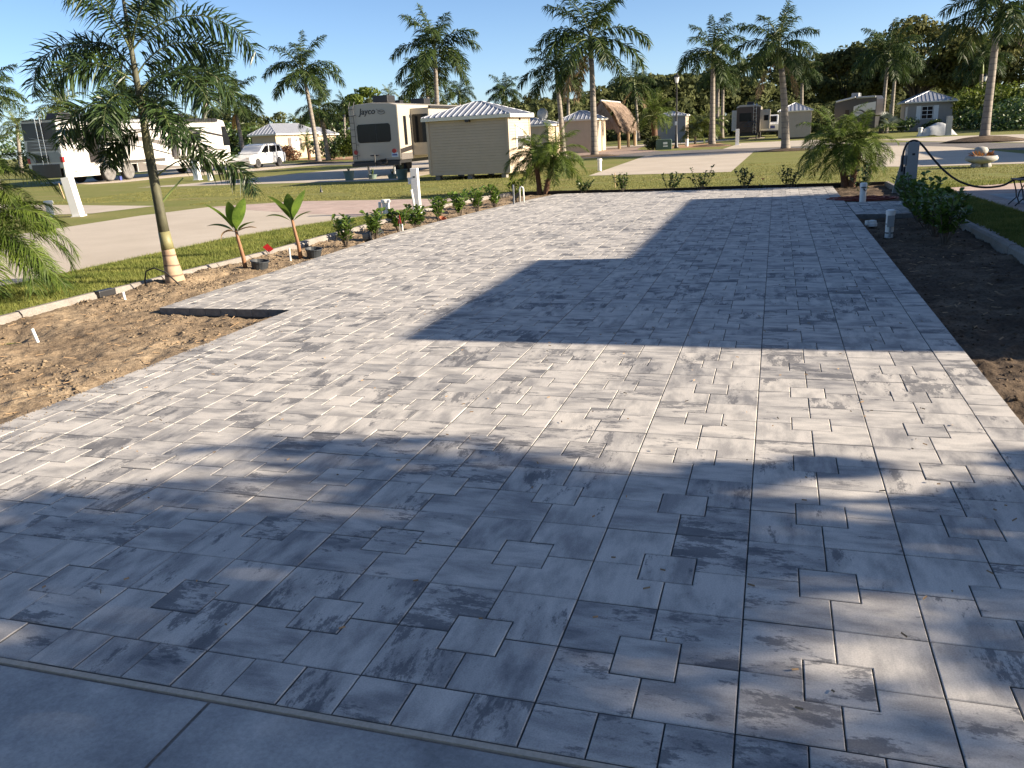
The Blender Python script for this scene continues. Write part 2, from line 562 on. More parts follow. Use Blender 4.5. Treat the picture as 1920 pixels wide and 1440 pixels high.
sheet('neighbour_drive', [(-16.5, -3), (-10.0, -3), (-10.1, 8), (-10.05, 11.5), (-9.5, 13.8), (-8.85, 15.44), (-11.3, 16.51), (-15.98, 19.24), (-16.5, 17)], -.004, CONC)
sheet('brick_apron', [(-15.98, 19.25), (-11.3, 16.52), (-8.85, 15.45), (-8.35, 16.5), (-8.2, 19.3), (-8.3, 19.95), (-11, 20.15), (-13.7, 20.5)], -.0035, PINKBRICK)
sheet('narrow_drive', [(-31, 24), (-22.8, 21.5), (-18.7, 20.3), (-19.2, 18.1), (-21, 18.0), (-31, 15)], -.006, CONC)
sheet('trailer_drive', [(-29.5, 32.0), (-28.2, 33.4), (-27.2, 37), (-26, 41.5), (-25.0, 47), (-24.0, 58), (-19, 58), (-18, 46), (-15.6, 44), (-15.0, 30.4), (-21.5, 31.3)], -.006, CONC)
sheet('motorhome_drive', [(-46, 42.2), (-41, 39.3), (-37.4, 37.6), (-36.0, 38.6), (-36.0, 43.3), (-33.5, 45), (-33, 58), (-46, 58)], -.006, CONC)
sheet('front_drive', [(-6.5, 28.8), (-1.4, 28.1), (-1.1, 46.2), (-7.0, 46.8)], -.006, CONC)
sheet('side_drive', [(3.1, 28.4), (4.3, 27.5), (7.2, 27.25), (16, 25.2), (17, 29.6), (8.65, 33.1), (7.9, 41.9), (5.6, 47.8), (3.4, 46)], -.006, CONC)
sheet('asphalt_road', [(-60, 58.5), (-40, 56), (-25, 52), (-10.5, 46.6), (-7, 46.3), (-1.1, 45.9), (3, 46.6), (5.6, 47.8), (7.6, 42), (9.4, 35.6), (17, 28.7), (24, 25), (24, 30), (14, 36.5), (11.2, 42.5), (8, 50.5), (4.5, 53.3), (1.4, 51.6), (-1.66, 52.1), (-7.9, 54.4), (-25, 59), (-40, 63), (-60, 66)], -.0075, ASPH)
sheet('far_drive', [(-3.1, 52.6), (1.4, 51.9), (4.3, 53.5), (3, 65), (-2.5, 65.2)], -.006, CONC)
sheet('far_drive', [(6.3, 58), (8.3, 50.8), (11.5, 43), (14.5, 37), (24, 31), (26, 40), (20, 53), (11, 59)], -.006, CONC)
sheet('cross_road', [(-10, 67), (-6.5, 72), (-1, 78), (-1, 84), (-9, 76), (-14, 73), (-22, 76), (-22, 70)], -.0055, CONC)
sheet('brick_patio', [(-15.5, 53.8), (-12.4, 52.4), (-9.6, 49.6), (-7.2, 54.6), (-9.6, 60), (-10.2, 68), (-15.5, 68)], -.005, BROWNBRICK)
sheet('mulch_bed', [(-7.3, 58.9), (-2.8, 58.6), (-4.2, 68), (-7.6, 68)], -.003, MULCH)
sheet('mulch_bed', [(-50, 78), (-33, 63.5), (-26, 60), (-27, 67), (-40, 80)], -.003, MULCH)
sheet('neighbour_patio', [(4.1, 5), (3.98, 13.65), (3.88, 16.2), (3.74, 18.1), (3.73, 19.0), (4.6, 19.6), (6, 20.1), (12, 21), (12, 5)], -.006, PINKBRICK)
sheet('patio_slab', [(4.42, 5), (4.34, 13.65), (4.25, 16.4), (4.2, 17.2), (12, 18.2), (12, 5)], -.002, CONC_ROAD)


# ------------------------------------------------------------------ paved pad
W = .6
base_poly = [(-4.805, -.19), (1.405, -.19), (1.405, 13.86), (2.73, 13.86), (2.73, 16.09), (1.405, 16.09), (1.405, 20.385)]
base_poly += [(lerp_profile(PADL, y) + .015, y) for y in (20.385, 19, 16, 13.5, 12, 10)] + [(-6.485, 5.515), (-4.805, 5.515)]
pad = tag(MB().prism(base_poly, -.11, -.015).build('driveway', SANDJ), kind='structure')


def clip(poly, a, b, c):
    """keep a*x + b*y <= c."""
    out = []
    n = len(poly)
    for i in range(n):
        p, q = poly[i], poly[(i + 1) % n]
        dp, dq = a * p[0] + b * p[1] - c, a * q[0] + b * q[1] - c
        if dp <= 0:
            out.append(p)
        if dp * dq < 0:
            t = dp / (dp - dq)
            out.append((p[0] + t * (q[0] - p[0]), p[1] + t * (q[1] - p[1])))
    return out


def area(poly):
    return .5 * sum(poly[i][0] * poly[(i + 1) % len(poly)][1] - poly[(i + 1) % len(poly)][0] * poly[i][1] for i in range(len(poly)))


def inset(poly, g):
    n = len(poly)
    out = []
    for i in range(n):
        p0, p1, p2 = Vector(poly[i - 1]), Vector(poly[i]), Vector(poly[(i + 1) % n])
        d1, d2 = (p1 - p0), (p2 - p1)
        if d1.length < 1e-6 or d2.length < 1e-6:
            return None
        d1.normalize(); d2.normalize()
        n1, n2 = Vector((-d1.y, d1.x)), Vector((-d2.y, d2.x))
        k = 1 + n1.dot(n2)
        if k < .15:
            return None
        out.append(tuple(p1 + (n1 + n2) * (g / k)))
    return out


def cleanpoly(poly):
    out = []
    for p in poly:
        if not out or (abs(p[0] - out[-1][0]) + abs(p[1] - out[-1][1])) > .004:
            out.append(p)
    if len(out) > 2 and abs(out[0][0] - out[-1][0]) + abs(out[0][1] - out[-1][1]) < .004:
        out.pop()
    res = []
    n = len(out)
    for i in range(n):
        a, b, c = out[i - 1], out[i], out[(i + 1) % n]
        cr = (b[0] - a[0]) * (c[1] - b[1]) - (b[1] - a[1]) * (c[0] - b[0])
        if abs(cr) > 1e-5:
            res.append(b)
    return res


pieces = []     # (poly, kind)
s = .105
for j in range(0, 34):
    for i in range(-12, 2):
        x0, y0 = i * W, j * W
        m = W / 2
        shapes = [
            [(m - s, m - s), (m + s, m - s), (m + s, m + s), (m - s, m + s)],
            [(0, 0), (m, 0), (m, m - s), (m - s, m - s), (m - s, m), (0, m)],
            [(m, 0), (W, 0), (W, m), (m + s, m), (m + s, m - s), (m, m - s)],
            [(W, m), (W, W), (m, W), (m, m + s), (m + s, m + s), (m + s, m)],
            [(m, W), (0, W), (0, m), (m - s, m), (m - s, m + s), (m, m + s)]]
        for sh in shapes:
            pl = [(x0 + p[0], y0 + p[1]) for p in sh]
            pl = clip(pl, 0, 1, 20.18)
            if len(pl) < 3:
                continue
            if j >= 9:
                regs = [(lerp_profile(PADL, y0 + .3) + .215, 5.715 if j == 9 else -9)]
                if j == 9:
                    regs = [(-4.6, -9, None), (lerp_profile(PADL, y0) + .215, 5.715, -4.6)]
                else:
                    regs = [(None, -9, None)]
            else:
                regs = [(-4.6, -9, None)]
            for xl, yl, xr in regs:
                q = pl
                if xl is None:
                    ya, yb = y0 - .3, y0 + .9
                    xa, xb = lerp_profile(PADL, ya) + .215, lerp_profile(PADL, yb) + .215
                    # left edge line through (xa,ya),(xb,yb): keep right side
                    a_, b_ = -(yb - ya), (xb - xa)
                    q = clip(q, a_, b_, a_ * xa + b_ * ya)
                else:
                    q = clip(q, -1, 0, -xl)
                if xr is not None:
                    q = clip(q, 1, 0, xr)
                if yl > -5:
                    q = clip(q, 0, -1, -yl)
                if len(q) >= 3:
                    pieces.append(q)
# borders
T = W / 3
for k in range(-23, 7):
    x0 = -.2 + k * T * 1.0
    pieces.append(clip(clip([(x0, -.2), (x0 + T, -.2), (x0 + T, 0), (x0, 0)], 1, 0, 1.42), -1, 0, 4.82))
for k in range(0, 102):
    pieces.append([(1.2, k * T), (1.42, k * T), (1.42, (k + 1) * T), (1.2, (k + 1) * T)])
for k in range(0, 28):
    y0, y1 = k * T, min((k + 1) * T, 5.5)
    if y1 - y0 > .03:
        pieces.append([(-4.82, y0), (-4.6, y0), (-4.6, y1), (-4.82, y1)])
for k in range(9):
    x0, x1 = -6.5 + k * T, min(-6.5 + (k + 1) * T, -4.605)
    pieces.append([(x0, 5.5), (x1, 5.5), (x1, 5.715), (x0, 5.715)])
pieces.append([(-4.7, 5.5), (-4.6, 5.5), (-4.6, 5.715), (-4.7, 5.715)])
y = 5.72
while y < 20.15:
    yb = y + T
    xa, xb = lerp_profile(PADL, y), lerp_profile(PADL, yb)
    pieces.append([(xa, y), (xa + .213, y), (xb + .213, yb), (xb, yb)])
    y = yb
for k in range(36):
    x0 = -5.6 + k * T
    pieces.append(clip([(x0, 20.19), (x0 + T, 20.19), (x0 + T, 20.4), (x0, 20.4)], 1, 0, 1.42))
for a in range(7):          # spur on the right
    for b in range(11):
        x0, y0 = 1.43 + a * .19, 13.85 + b * .205
        pieces.append([(x0, y0), (x0 + .19, y0), (x0 + .19, y0 + .205), (x0, y0 + .205)])


def paver_geo(poly):
    poly = cleanpoly(poly)
    if len(poly) < 3:
        return None
    if area(poly) < 0:
        poly = poly[::-1]
    if area(poly) < .0012:
        return None
    o = inset(poly, .0023)
    t = inset(poly, .0052)
    if o is None or t is None or area(o) < .0008 or area(t) < .0004:
        return None
    n = len(o)
    dz = random.gauss(0, .0009)
    ax, ay = random.gauss(0, .0022), random.gauss(0, .0022)
    cx, cy = sum(p[0] for p in o) / n, sum(p[1] for p in o) / n
    zt = lambda p: dz + ax * (p[0] - cx) + ay * (p[1] - cy)
    vs = [(p[0], p[1], -.085) for p in o] + [(p[0], p[1], zt(p) - .0030) for p in o] + [(p[0], p[1], zt(p)) for p in t]
    fs = [tuple(range(2 * n, 3 * n))]
    for i in range(n):
        k = (i + 1) % n
        fs.append((n + i, n + k, 2 * n + k, 2 * n + i))
    for i in range(n):
        k = (i + 1) % n
        fs.append((i, k, n + k, n + i))
    th = random.choice((0, PI / 2)) + random.gauss(0, .04)
    ox, oy = random.uniform(0, 400), random.uniform(0, 400)
    c, sn = math.cos(th), math.sin(th)
    uv = [((v[0] - cx) * c + (v[1] - cy) * sn + ox, -(v[0] - cx) * sn + (v[1] - cy) * c + oy) for v in vs]
    tone = min(1, max(0, random.betavariate(1.15, 1.9)))
    blot = random.choice((-.25, -.14, -.07, -.03, .0, .03, .06, .09)) + random.gauss(0, .02)
    return vs, fs, uv, (tone, blot, random.random(), 1), (cx, cy), area(o)


def paver_mesh(geos):
    V, F, UVs, C, MI = [], [], [], [], []
    for vs, fs, uv, tone, _, _ in geos:
        o = len(V)
        V += vs
        F += [tuple(i + o for i in f) for f in fs]
        UVs += uv
        C += [tone] * len(vs)
        m = (len(fs) - 1) // 2
        MI += [0] * (1 + m) + [1] * m
    me = bpy.data.meshes.new('paver')
    me.from_pydata(V, [], F)
    me.materials.append(PAVER)
    me.materials.append(PAVER_SIDE)
    me.polygons.foreach_set('material_index', MI)
    vi = np.zeros(len(me.loops), np.int32)
    me.loops.foreach_get("vertex_index", vi)
    ul = me.uv_layers.new(name="grain")
    ul.data.foreach_set("uv", np.array(UVs, np.float32)[vi].ravel())
    ca = me.color_attributes.new("tone", 'FLOAT_COLOR', 'POINT')
    ca.data.foreach_set("color", np.array(C, np.float32).ravel())
    me.update()
    return me


geos = [g for g in (paver_geo(p) for p in pieces if len(p) >= 3) if g]


def shown(g):
    d = Vector((g[4][0], g[4][1], 0)) - CP
    z = d.dot(CF)
    if z < .2:
        return 0
    px, py = 960 + 1555 * d.dot(CR) / z, 720 - 1555 * d.dot(CU) / z
    if px < -15 or px > 1935 or py > 1455:
        return 0
    return g[5] * 1.7 / d.length ** 3


geos.sort(key=shown, reverse=True)
for g in geos[:300]:
    me = paver_mesh([g])
    link('paver', me, pad)
o = link('paver_field', paver_mesh(geos[300:]), pad)
tag(o, kind='stuff')


# ------------------------------------------------------------------ soil beds
def soil_grid(name, xs_fn, ys, nx, mat, zf):
    V = np.zeros((len(ys), nx, 3))
    for r, y in enumerate(ys):
        a, b = xs_fn(y)
        x = np.linspace(a, b, nx)
        V[r, :, 0], V[r, :, 1] = x, y
    V[:, :, 2] = zf(V[:, :, 0], V[:, :, 1])
    idx = np.arange(len(ys) * nx).reshape(len(ys), nx)
    f = np.stack([idx[:-1, :-1], idx[:-1, 1:], idx[1:, 1:], idx[1:, :-1]], -1).reshape(-1, 4)
    me = mesh_np(name, V.reshape(-1, 3), f, [], mat, smooth=False)
    o = link(name, me)
    return tag(o, kind='structure')


def zl(x, y):
    edge = np.clip((x + 7.7) / .5, 0, 1)
    h = -.072 + .030 * (1 - edge)
    h += .055 * (vnoise(x, y, 1, 1.7) - .5) + .036 * (vnoise(x, y, 2, 6) - .5) + .030 * (vnoise(x, y, 3, 17) - .5) + .016 * (vnoise(x, y, 4, 40) - .5)
    dm = np.exp(-(((x + 7.35) / .75) ** 2 + ((y - 7.1) / 1.2) ** 2))
    h += .075 * dm * (0.6 + .8 * vnoise(x, y, 5, 5))
    dh = np.exp(-(((x + 7.45) / .35) ** 2 + ((y - 4.35) / .22) ** 2))
    h -= .10 * dh
    dr = np.exp(-(((x + 7.0) / .5) ** 2 + ((y - 3.7) / .3) ** 2))
    h += .05 * dr
    return np.minimum(h, .04)


def zr(x, y):
    return -.070 + .05 * (vnoise(x, y, 11, 1.9) - .5) + .034 * (vnoise(x, y, 12, 6) - .5) + .03 * (vnoise(x, y, 13, 17) - .5) + .02 * (vnoise(x, y, 14, 38) - .5)


ys = [-.2]
while ys[-1] < 5.46:
    ys.append(ys[-1] + .03)
soil_grid('left_soil_bed', lambda y: (lerp_profile(KERB_L, y) + .02, -4.815), ys, 95, SOIL, zl)
ys = [5.47]
while ys[-1] < 21.0:
    ys.append(ys[-1] + .028 * max(1, ys[-1] / 8))
soil_grid('left_soil_bed', lambda y: (lerp_profile(KERB_L, y) + .02, lerp_profile(PADL, y) + .004), ys, 50, SOIL, zl)
ys = [-.22]
while ys[-1] < 13.8:
    ys.append(ys[-1] + .035 * max(1, ys[-1] / 8))
soil_grid('right_soil_bed', lambda y: (1.416, 2.93), ys, 44, SOIL_D, zr)
soil_grid('right_soil_bed', lambda y: (1.416, 2.86), np.arange(16.12, 20.42, .06), 30, SOIL_D, zr)
soil_grid('back_soil_bed', lambda y: (-5.62, 2.85), np.arange(20.405, 21.0, .05), 150, SOIL_D, zr)


def clod_mesh(name, P, size, mat):
    n = len(P)
    oct_v = np.array([(1, 0, 0), (-1, 0, 0), (0, 1, 0), (0, -1, 0), (0, 0, .8), (0, 0, -.6)], float)
    oct_f = np.array([(0, 2, 4), (2, 1, 4), (1, 3, 4), (3, 0, 4), (2, 0, 5), (1, 2, 5), (3, 1, 5), (0, 3, 5)])
    an = rng.uniform(0, 2 * PI, n)
    v = oct_v[None] * rng.uniform(.6, 1.25, (n, 6, 3)) * size[:, None, None]
    c, sn = np.cos(an)[:, None], np.sin(an)[:, None]
    v = np.stack([v[..., 0] * c - v[..., 1] * sn, v[..., 0] * sn + v[..., 1] * c, v[..., 2]], -1) + P[:, None]
    f = (oct_f[None] + 6 * np.arange(n)[:, None, None]).reshape(-1, 3)
    return tag(link(name, mesh_np(name, v.reshape(-1, 3), [], f, mat)), kind='stuff')


n = 17000
yy = 2 + 19 * rng.random(n) ** 2.0
xl = np.array([lerp_profile(KERB_L, y) + .08 for y in yy])
xr_ = np.array([(-4.85 if y < 5.48 else lerp_profile(PADL, y) - .03) for y in yy])
xx = xl + (xr_ - xl) * rng.random(n)
m_ = vnoise(xx, yy, 31, 1.3) + .40 * (yy > 5.6) > .56
xx, yy = xx[m_], yy[m_]
P = np.stack([xx, yy, zl(xx, yy)], -1)
clod_mesh('soil_clods', P, 
           .004 + .024 * rng.random(len(P)) ** 4.0, CLOD)
n = 2400
yy = 1.6 + 12 * rng.random(n) ** 1.3
xx = 1.47 + 1.35 * rng.random(n)
clod_mesh('shade_toned_clods', np.stack([xx, yy, zr(xx, yy)], -1), .004 + .02 * rng.random(n) ** 3.2, SOIL_D)


def straw(name, P, L, mat, w=.003):
    n = len(P)
    a = rng.normal(0, .9, n)
    d = np.stack([np.cos(a), np.sin(a), rng.normal(0, .18, n)], -1) * L[:, None]
    sd_ = np.stack([-np.sin(a), np.cos(a), 0 * a], -1) * w
    v = np.stack([P - d / 2 - sd_, P - d / 2 + sd_, P + d / 2 + sd_, P + d / 2 - sd_], 1) + np.array([0, 0, .012])
    v[:, 1:3, 2] += .005
    return tag(link(name, mesh_np(name, v.reshape(-1, 3), np.arange(4 * n).reshape(-1, 4), [], mat)), kind='stuff')


n = 420
yy = 2.2 + 3.6 * rng.random(n)
xx = -7.9 + 3.05 * rng.random(n)
straw('dry_straw', np.stack([xx, yy, zl(xx, yy)], -1), .03 + .10 * rng.random(n) ** 3, STRAW)
n = 160
yy = 1.6 + 11 * rng.random(n)
xx = 1.5 + 1.3 * rng.random(n)
straw('dead_leaves', np.stack([xx, yy, zr(xx, yy)], -1), .03 + .05 * rng.random(n), STRAW, .006)


n = 1500
yy = 1.6 + 12 * rng.random(n) ** 1.6
xe = np.where(yy < 5.5, -4.81, np.interp(yy, [t[0] for t in PADL], [t[1] for t in PADL]))
clod_mesh('spilled_soil', np.stack([xe + .01 + .55 * rng.random(n) ** 4, yy, np.full(n, .001)], -1), .0015 + .007 * rng.random(n) ** 3, CLOD)
n = 260
xx, yy = -4.5 + 5.8 * rng.random(n), .1 + 9 * rng.random(n) ** 1.2
straw('leaf_litter', np.stack([xx, yy, np.full(n, -.008)], -1), .008 + .02 * rng.random(n), STRAW, .002)


# ------------------------------------------------------------------ kerbs
def kerb(name, pts, lens, width, z0, z1, mat, rnd=True):
    root = tag(thing(name, None, None), kind='structure')
    P = np.array(pts, float)
    seg = np.linalg.norm(np.diff(P, axis=0), axis=1)
    cum = np.concatenate([[0], np.cumsum(seg)])
    at = lambda d: np.array([np.interp(d, cum, P[:, 0]), np.interp(d, cum, P[:, 1])])
    d, k = 0., 0
    while d < cum[-1] - .1:
        L = min(lens * random.uniform(.93, 1.07), cum[-1] - d)
        b = MB()
        prof = [(-width / 2, z0), (-width / 2, z1 - .03), (-width / 2 + .025, z1), (width / 2 - .035, z1), (width / 2, z1 - .04), (width / 2, z0)] if rnd else [(-width / 2, z0), (-width / 2, z1), (width / 2, z1), (width / 2, z0)]
        ss = np.linspace(d + .008, d + L - .008, 4)
        vs, fs = [], []
        jz = random.gauss(0, .005)
        for q in ss:
            p = at(q)
            t = at(min(q + .05, cum[-1])) - at(max(q - .05, 0))
            t /= np.linalg.norm(t)
            nrm = np.array([t[1], -t[0]])
            for (a, z) in prof:
                vs.append((p[0] + nrm[0] * a, p[1] + nrm[1] * a, z + (jz if z > z0 else 0)))
        m = len(prof)
        for r in range(3):
            for c in range(m):
                fs.append((r * m + c, r * m + (c + 1) % m, (r + 1) * m + (c + 1) % m, (r + 1) * m + c))
        fs.append(tuple(range(m)))
        fs.append(tuple(range(3 * m, 4 * m))[::-1])
        b.add(vs, fs)
        b.build('kerb_block', mat, root)
        d += L
    return root


kerb('left_kerb', [(x, y) for y, x in KERB_L], 1.15, .12, -.14, .035, KERBM)
kerb('right_kerb', [(2.98, .0), (2.92, 9), (2.88, 11), (2.84, 13), (2.82, 16), (2.77, 18.4), (2.72, 20.9)], 2.4, .13, -.14, .045, KERBM)
TIMBER = simple('dark_timber', (.045, .035, .028), .85, .3, 8, 0, .3, .2, 40)
kerb('back_kerb', [(-7.05, 21.22), (-5, 21.15), (-1, 21.08), (2.7, 20.98)], 2.4, .07, -.14, .022, TIMBER, False)
n = 60
yy = 8.9 + 3.2 * rng.random(n)
clod_mesh('pale_gravel', np.stack([2.985 + .05 * rng.random(n), yy, .004 + 0 * yy], -1), .012 + .018 * rng.random(n), STONE)


# ------------------------------------------------------------------ grass blades
def grass(name, x, y, h, w, mat):
    n = len(x)
    a = rng.uniform(0, 2 * PI, n)
    le = rng.normal(0, .45, (n, 2)) * h[:, None]
    P = np.stack([x, y, np.full(n, -.015)], -1)
    sd_ = np.stack([np.cos(a), np.sin(a), 0 * a], -1) * w[:, None] * .5
    tip = P + np.stack([le[:, 0], le[:, 1], h], -1)
    v = np.stack([P - sd_, P + sd_, tip], 1).reshape(-1, 3)
    me = mesh_np(name, v, [], np.arange(3 * n).reshape(-1, 3), mat)
    return tag(link(name, me), kind='stuff')


n = 110000
yy = 2.5 + 14 * rng.random(n) ** 1.5
x1 = np.array(np.interp(yy, [t[0] for t in KERB_L], [t[1] for t in KERB_L])) - .06
x0 = np.interp(yy, [2, 11.5, 13.8, 15.4, 17], [-10.05, -10.0, -9.45, -8.8, -8.3])
xx = x0 + (x1 - x0) * rng.random(n)
grass('grass', xx, yy, .028 + .045 * rng.random(n), .007 + .007 * rng.random(n), GRASSM)
n = 50000
yy = 7.5 + 13.5 * rng.random(n) ** 1.3
xx = 3.0 + (np.interp(yy, [5, 14, 18, 19, 21], [4.05, 3.95, 3.72, 3.72, 8]) - 3.0) * rng.random(n)
grass('grass', xx, yy, .03 + .045 * rng.random(n), .008 + .008 * rng.random(n), GRASSM)
n = 130000
yy = 20.3 + 13 * rng.random(n) ** 1.4
xx = -26 + 36 * rng.random(n)
ok = ~((xx > -7.3) & (xx < 2.9) & (yy < 21.2)) & ~((yy > 28) & (xx > -6.6) & (xx < -1.2)) & ~((yy > 27) & (xx > 3)) & ~((xx < -8) & (xx > -17) & (yy < 20.6)) & ~((xx < -17.5) & (yy < 22.5)) & ~((xx > 3.6) & (yy < 21.2)) & ~((xx < -14.5) & (yy > 29.5))
ok &= vnoise(xx, yy, 41, .9) > .25
xx, yy = xx[ok], yy[ok]
grass('grass', xx, yy, .018 + .03 * rng.random(len(xx)), .010 + .012 * rng.random(len(xx)), GRASSM2)


# ------------------------------------------------------------------ palms
def frond_mesh(name, L, e0, droop, n, leaf, wid, mat, fwd=.6, lift=(-.4, .5), sag=.5, plume=False, stalk=.1, seed=0, rr=.018, dens=1, side_bend=0.):
    r = np.random.default_rng(seed)
    K = 14
    t = np.linspace(0, 1, K)
    e = e0 - droop * t ** 1.25
    dx, dz = np.cos(e), np.sin(e)
    X = np.concatenate([[0], np.cumsum((dx[:-1] + dx[1:]) / 2)]) * L / (K - 1)
    Z = np.concatenate([[0], np.cumsum((dz[:-1] + dz[1:]) / 2)]) * L / (K - 1)
    Y = side_bend * L * t ** 2
    tt = np.repeat(np.linspace(stalk, .99, n), 2 * dens) + r.normal(0, .006, n * 2 * dens)
    tt = np.clip(tt, stalk * .8, 1)
    m = len(tt)
    side = np.tile([1, -1], m // 2).astype(float)
    B = np.stack([np.interp(tt, t, X), np.interp(tt, t, Y), np.interp(tt, t, Z)], -1)
    E = np.interp(tt, t, e)
    T = np.stack([np.cos(E), 0 * E, np.sin(E)], -1)
    N = np.stack([-np.sin(E), 0 * E, np.cos(E)], -1)
    S = np.stack([0 * E, side, 0 * E], -1)
    li = r.uniform(lift[0], lift[1], m) if not plume else r.uniform(-1.45, 1.45, m)
    fw = fwd * (.75 + .5 * tt) + r.normal(0, .08, m)
    D = (np.cos(li)[:, None] * S + np.sin(li)[:, None] * N) * np.cos(fw)[:, None] + T * np.sin(fw)[:, None]
    ln = leaf * (np.sin(PI * np.clip(.12 + .84 * (tt - stalk) / (1 - stalk), 0, 1)) ** .55) * r.uniform(.82, 1.1, m)
    Wd = T - D * np.sum(T * D, 1, keepdims=True)
    Wd /= np.linalg.norm(Wd, axis=1, keepdims=True) + 1e-9
    Q = np.cross(D, Wd)
    ro = r.normal(0, .5, m)
    Wd = Wd * np.cos(ro)[:, None] + Q * np.sin(ro)[:, None]
    w = wid * r.uniform(.8, 1.15, m) * (.55 + .45 * ln / leaf)
    g = np.array([0, 0, -1.])
    M1 = B + D * (ln * .5)[:, None] + g * (sag * ln * .14)[:, None]
    M2 = B + D * (ln * .93)[:, None] + g * (sag * ln * .55 * r.uniform(.6, 1.3, m))[:, None]
    v = np.stack([B - Wd * (w * .22)[:, None], B + Wd * (w * .22)[:, None], M1 - Wd * (w * .5)[:, None], M1 + Wd * (w * .5)[:, None], M2], 1).reshape(-1, 3)
    o = 5 * np.arange(m)[:, None]
    f4 = o + np.array([[0, 1, 3, 2]])
    f3 = o + np.array([[2, 3, 4]])
    # rachis
    rv, rf = [], []
    for k in range(K):
        c = np.array([X[k], Y[k], Z[k]])
        q = rr * (1 - .85 * t[k])
        for a in range(4):
            an = a * PI / 2 + PI / 4
            rv.append(c + np.array([0, 1, 0]) * q * math.cos(an) + np.array([-dz[k], 0, dx[k]]) * q * math.sin(an))
    for k in range(K - 1):
        for a in range(4):
            rf.append((k * 4 + a, k * 4 + (a + 1) % 4, (k + 1) * 4 + (a + 1) % 4, (k + 1) * 4 + a))
    rf = np.array(rf) + len(v)
    V = np.concatenate([v, np.array(rv)])
    F4 = np.concatenate([f4, rf])
    return mesh_np(name, V, F4, f3, [mat, RACHIS], np.concatenate([np.zeros(len(f4)), np.ones(len(rf))]), np.zeros(len(f3)))


def trunk_tube(name, h, r0, r1, lean, mat, parent, flare=1.25, n=12, k=12, bulge=0., z0=-.1, rings=0):
    pts, rad = [], []
    for i in range(k):
        t = i / (k - 1)
        a = t * t * .55 + t * .45
        pts.append((lean[0] * a, lean[1] * a, z0 + (h - z0) * t))
        rr_ = r0 + (r1 - r0) * t
        rr_ *= 1 + (flare - 1) * math.exp(-t * h * 2.2 / max(h * .25, .4)) + bulge * math.sin(PI * t) ** 2
        rad.append(rr_)
    b = MB()
    b.tube(pts, rad, n)
    o = b.build(name, mat, parent, smooth=True)
    return o, pts[-1]


ROYAL = {}
ELS = [82, 66, 50, 34, 18, 2, -16]
for i, e in enumerate(ELS):
    for k in range(2):
        ROYAL[(i, k)] = frond_mesh('frond', 1.0, R(e), R([26, 56, 76, 90, 90, 76, 56][i]), 64, .262, .024, LEAF_ROYAL, .55, (-.75, .8), 1.0, False, .12, 100 + i * 7 + k, .011, 1, random.uniform(-.08, .08))
COCO = [frond_mesh('frond', 1.0, R(e), R(d), 36, .30, .026, LEAF_COCO, .55, (-.25, .35), .8, False, .15, 300 + e, .012) for e, d in ((75, 40), (55, 70), (35, 85), (12, 75), (-10, 60))]
DATE = [frond_mesh('frond', 1.0, R(e), R(d), 46, .22, .014, LEAF_PYG, .75, (-.25, .6), .35, False, .14, 400 + e, .012) for e, d in ((84, 35), (66, 70), (48, 100), (28, 110), (8, 95), (-14, 60))]
RH = (.956, .292)


def royal_palm(x, y, z, lean, r, label, fr=17, thick=1.0, group='royal palms lining the roads and plots', mats=None, dead=0, seed=0, crownonly=False):
    rd = random.Random(seed + int(abs(x) * 100))
    root = thing('royal_palm', label, 'palm tree', (x, y, 0), 0, group)
    lx, ly = RH[0] * lean, RH[1] * lean
    shaft = min(1.25, .2 * z + .15)
    f = (z - shaft) / z
    a1 = f * f * .55 + f * .45
    trunk_tube('trunk', z - shaft, .195 * thick, .145 * thick, (lx * a1, ly * a1), TRUNK, root, 1.45, 12, 12, .05)
    b = MB()
    k = 7
    pts, rad = [], []
    for i in range(k):
        t = i / (k - 1)
        q = f + (1 - f) * t
        a = q * q * .55 + q * .45
        pts.append((lx * a, ly * a, z - shaft - .03 + (shaft + .05) * t))
        rad.append(thick * (.15 * (1 - t) + .075 * t + .022 * math.sin(PI * min(1, t * 1.6)) * (t < .65)))
    b.tube(pts, rad, 10)
    b.build('crownshaft', GREENSHAFT, root, smooth=True)
    az = rd.uniform(0, 6)
    for i in range(fr):
        u = i / (fr - 1)
        e = int(round(u ** .85 * (len(ELS) - 1)))
        az += 2.39996 + rd.gauss(0, .15)
        o = link('frond', ROYAL[(e, rd.randrange(2))], root, (lx, ly, z - .05 - .25 * u), az)
        sc = r * rd.uniform(.85, 1.08) * (1.12 if e > 0 else 1.0)
        o.scale = (sc, sc, sc)
        o.rotation_euler = (rd.gauss(0, .1), rd.gauss(0, .08), az)
    for i in range(dead):
        o = link('dry_frond', DRY, root, (lx, ly, z - shaft * .7), rd.uniform(0, 6))
        o.scale = (r, r, r)
    return root


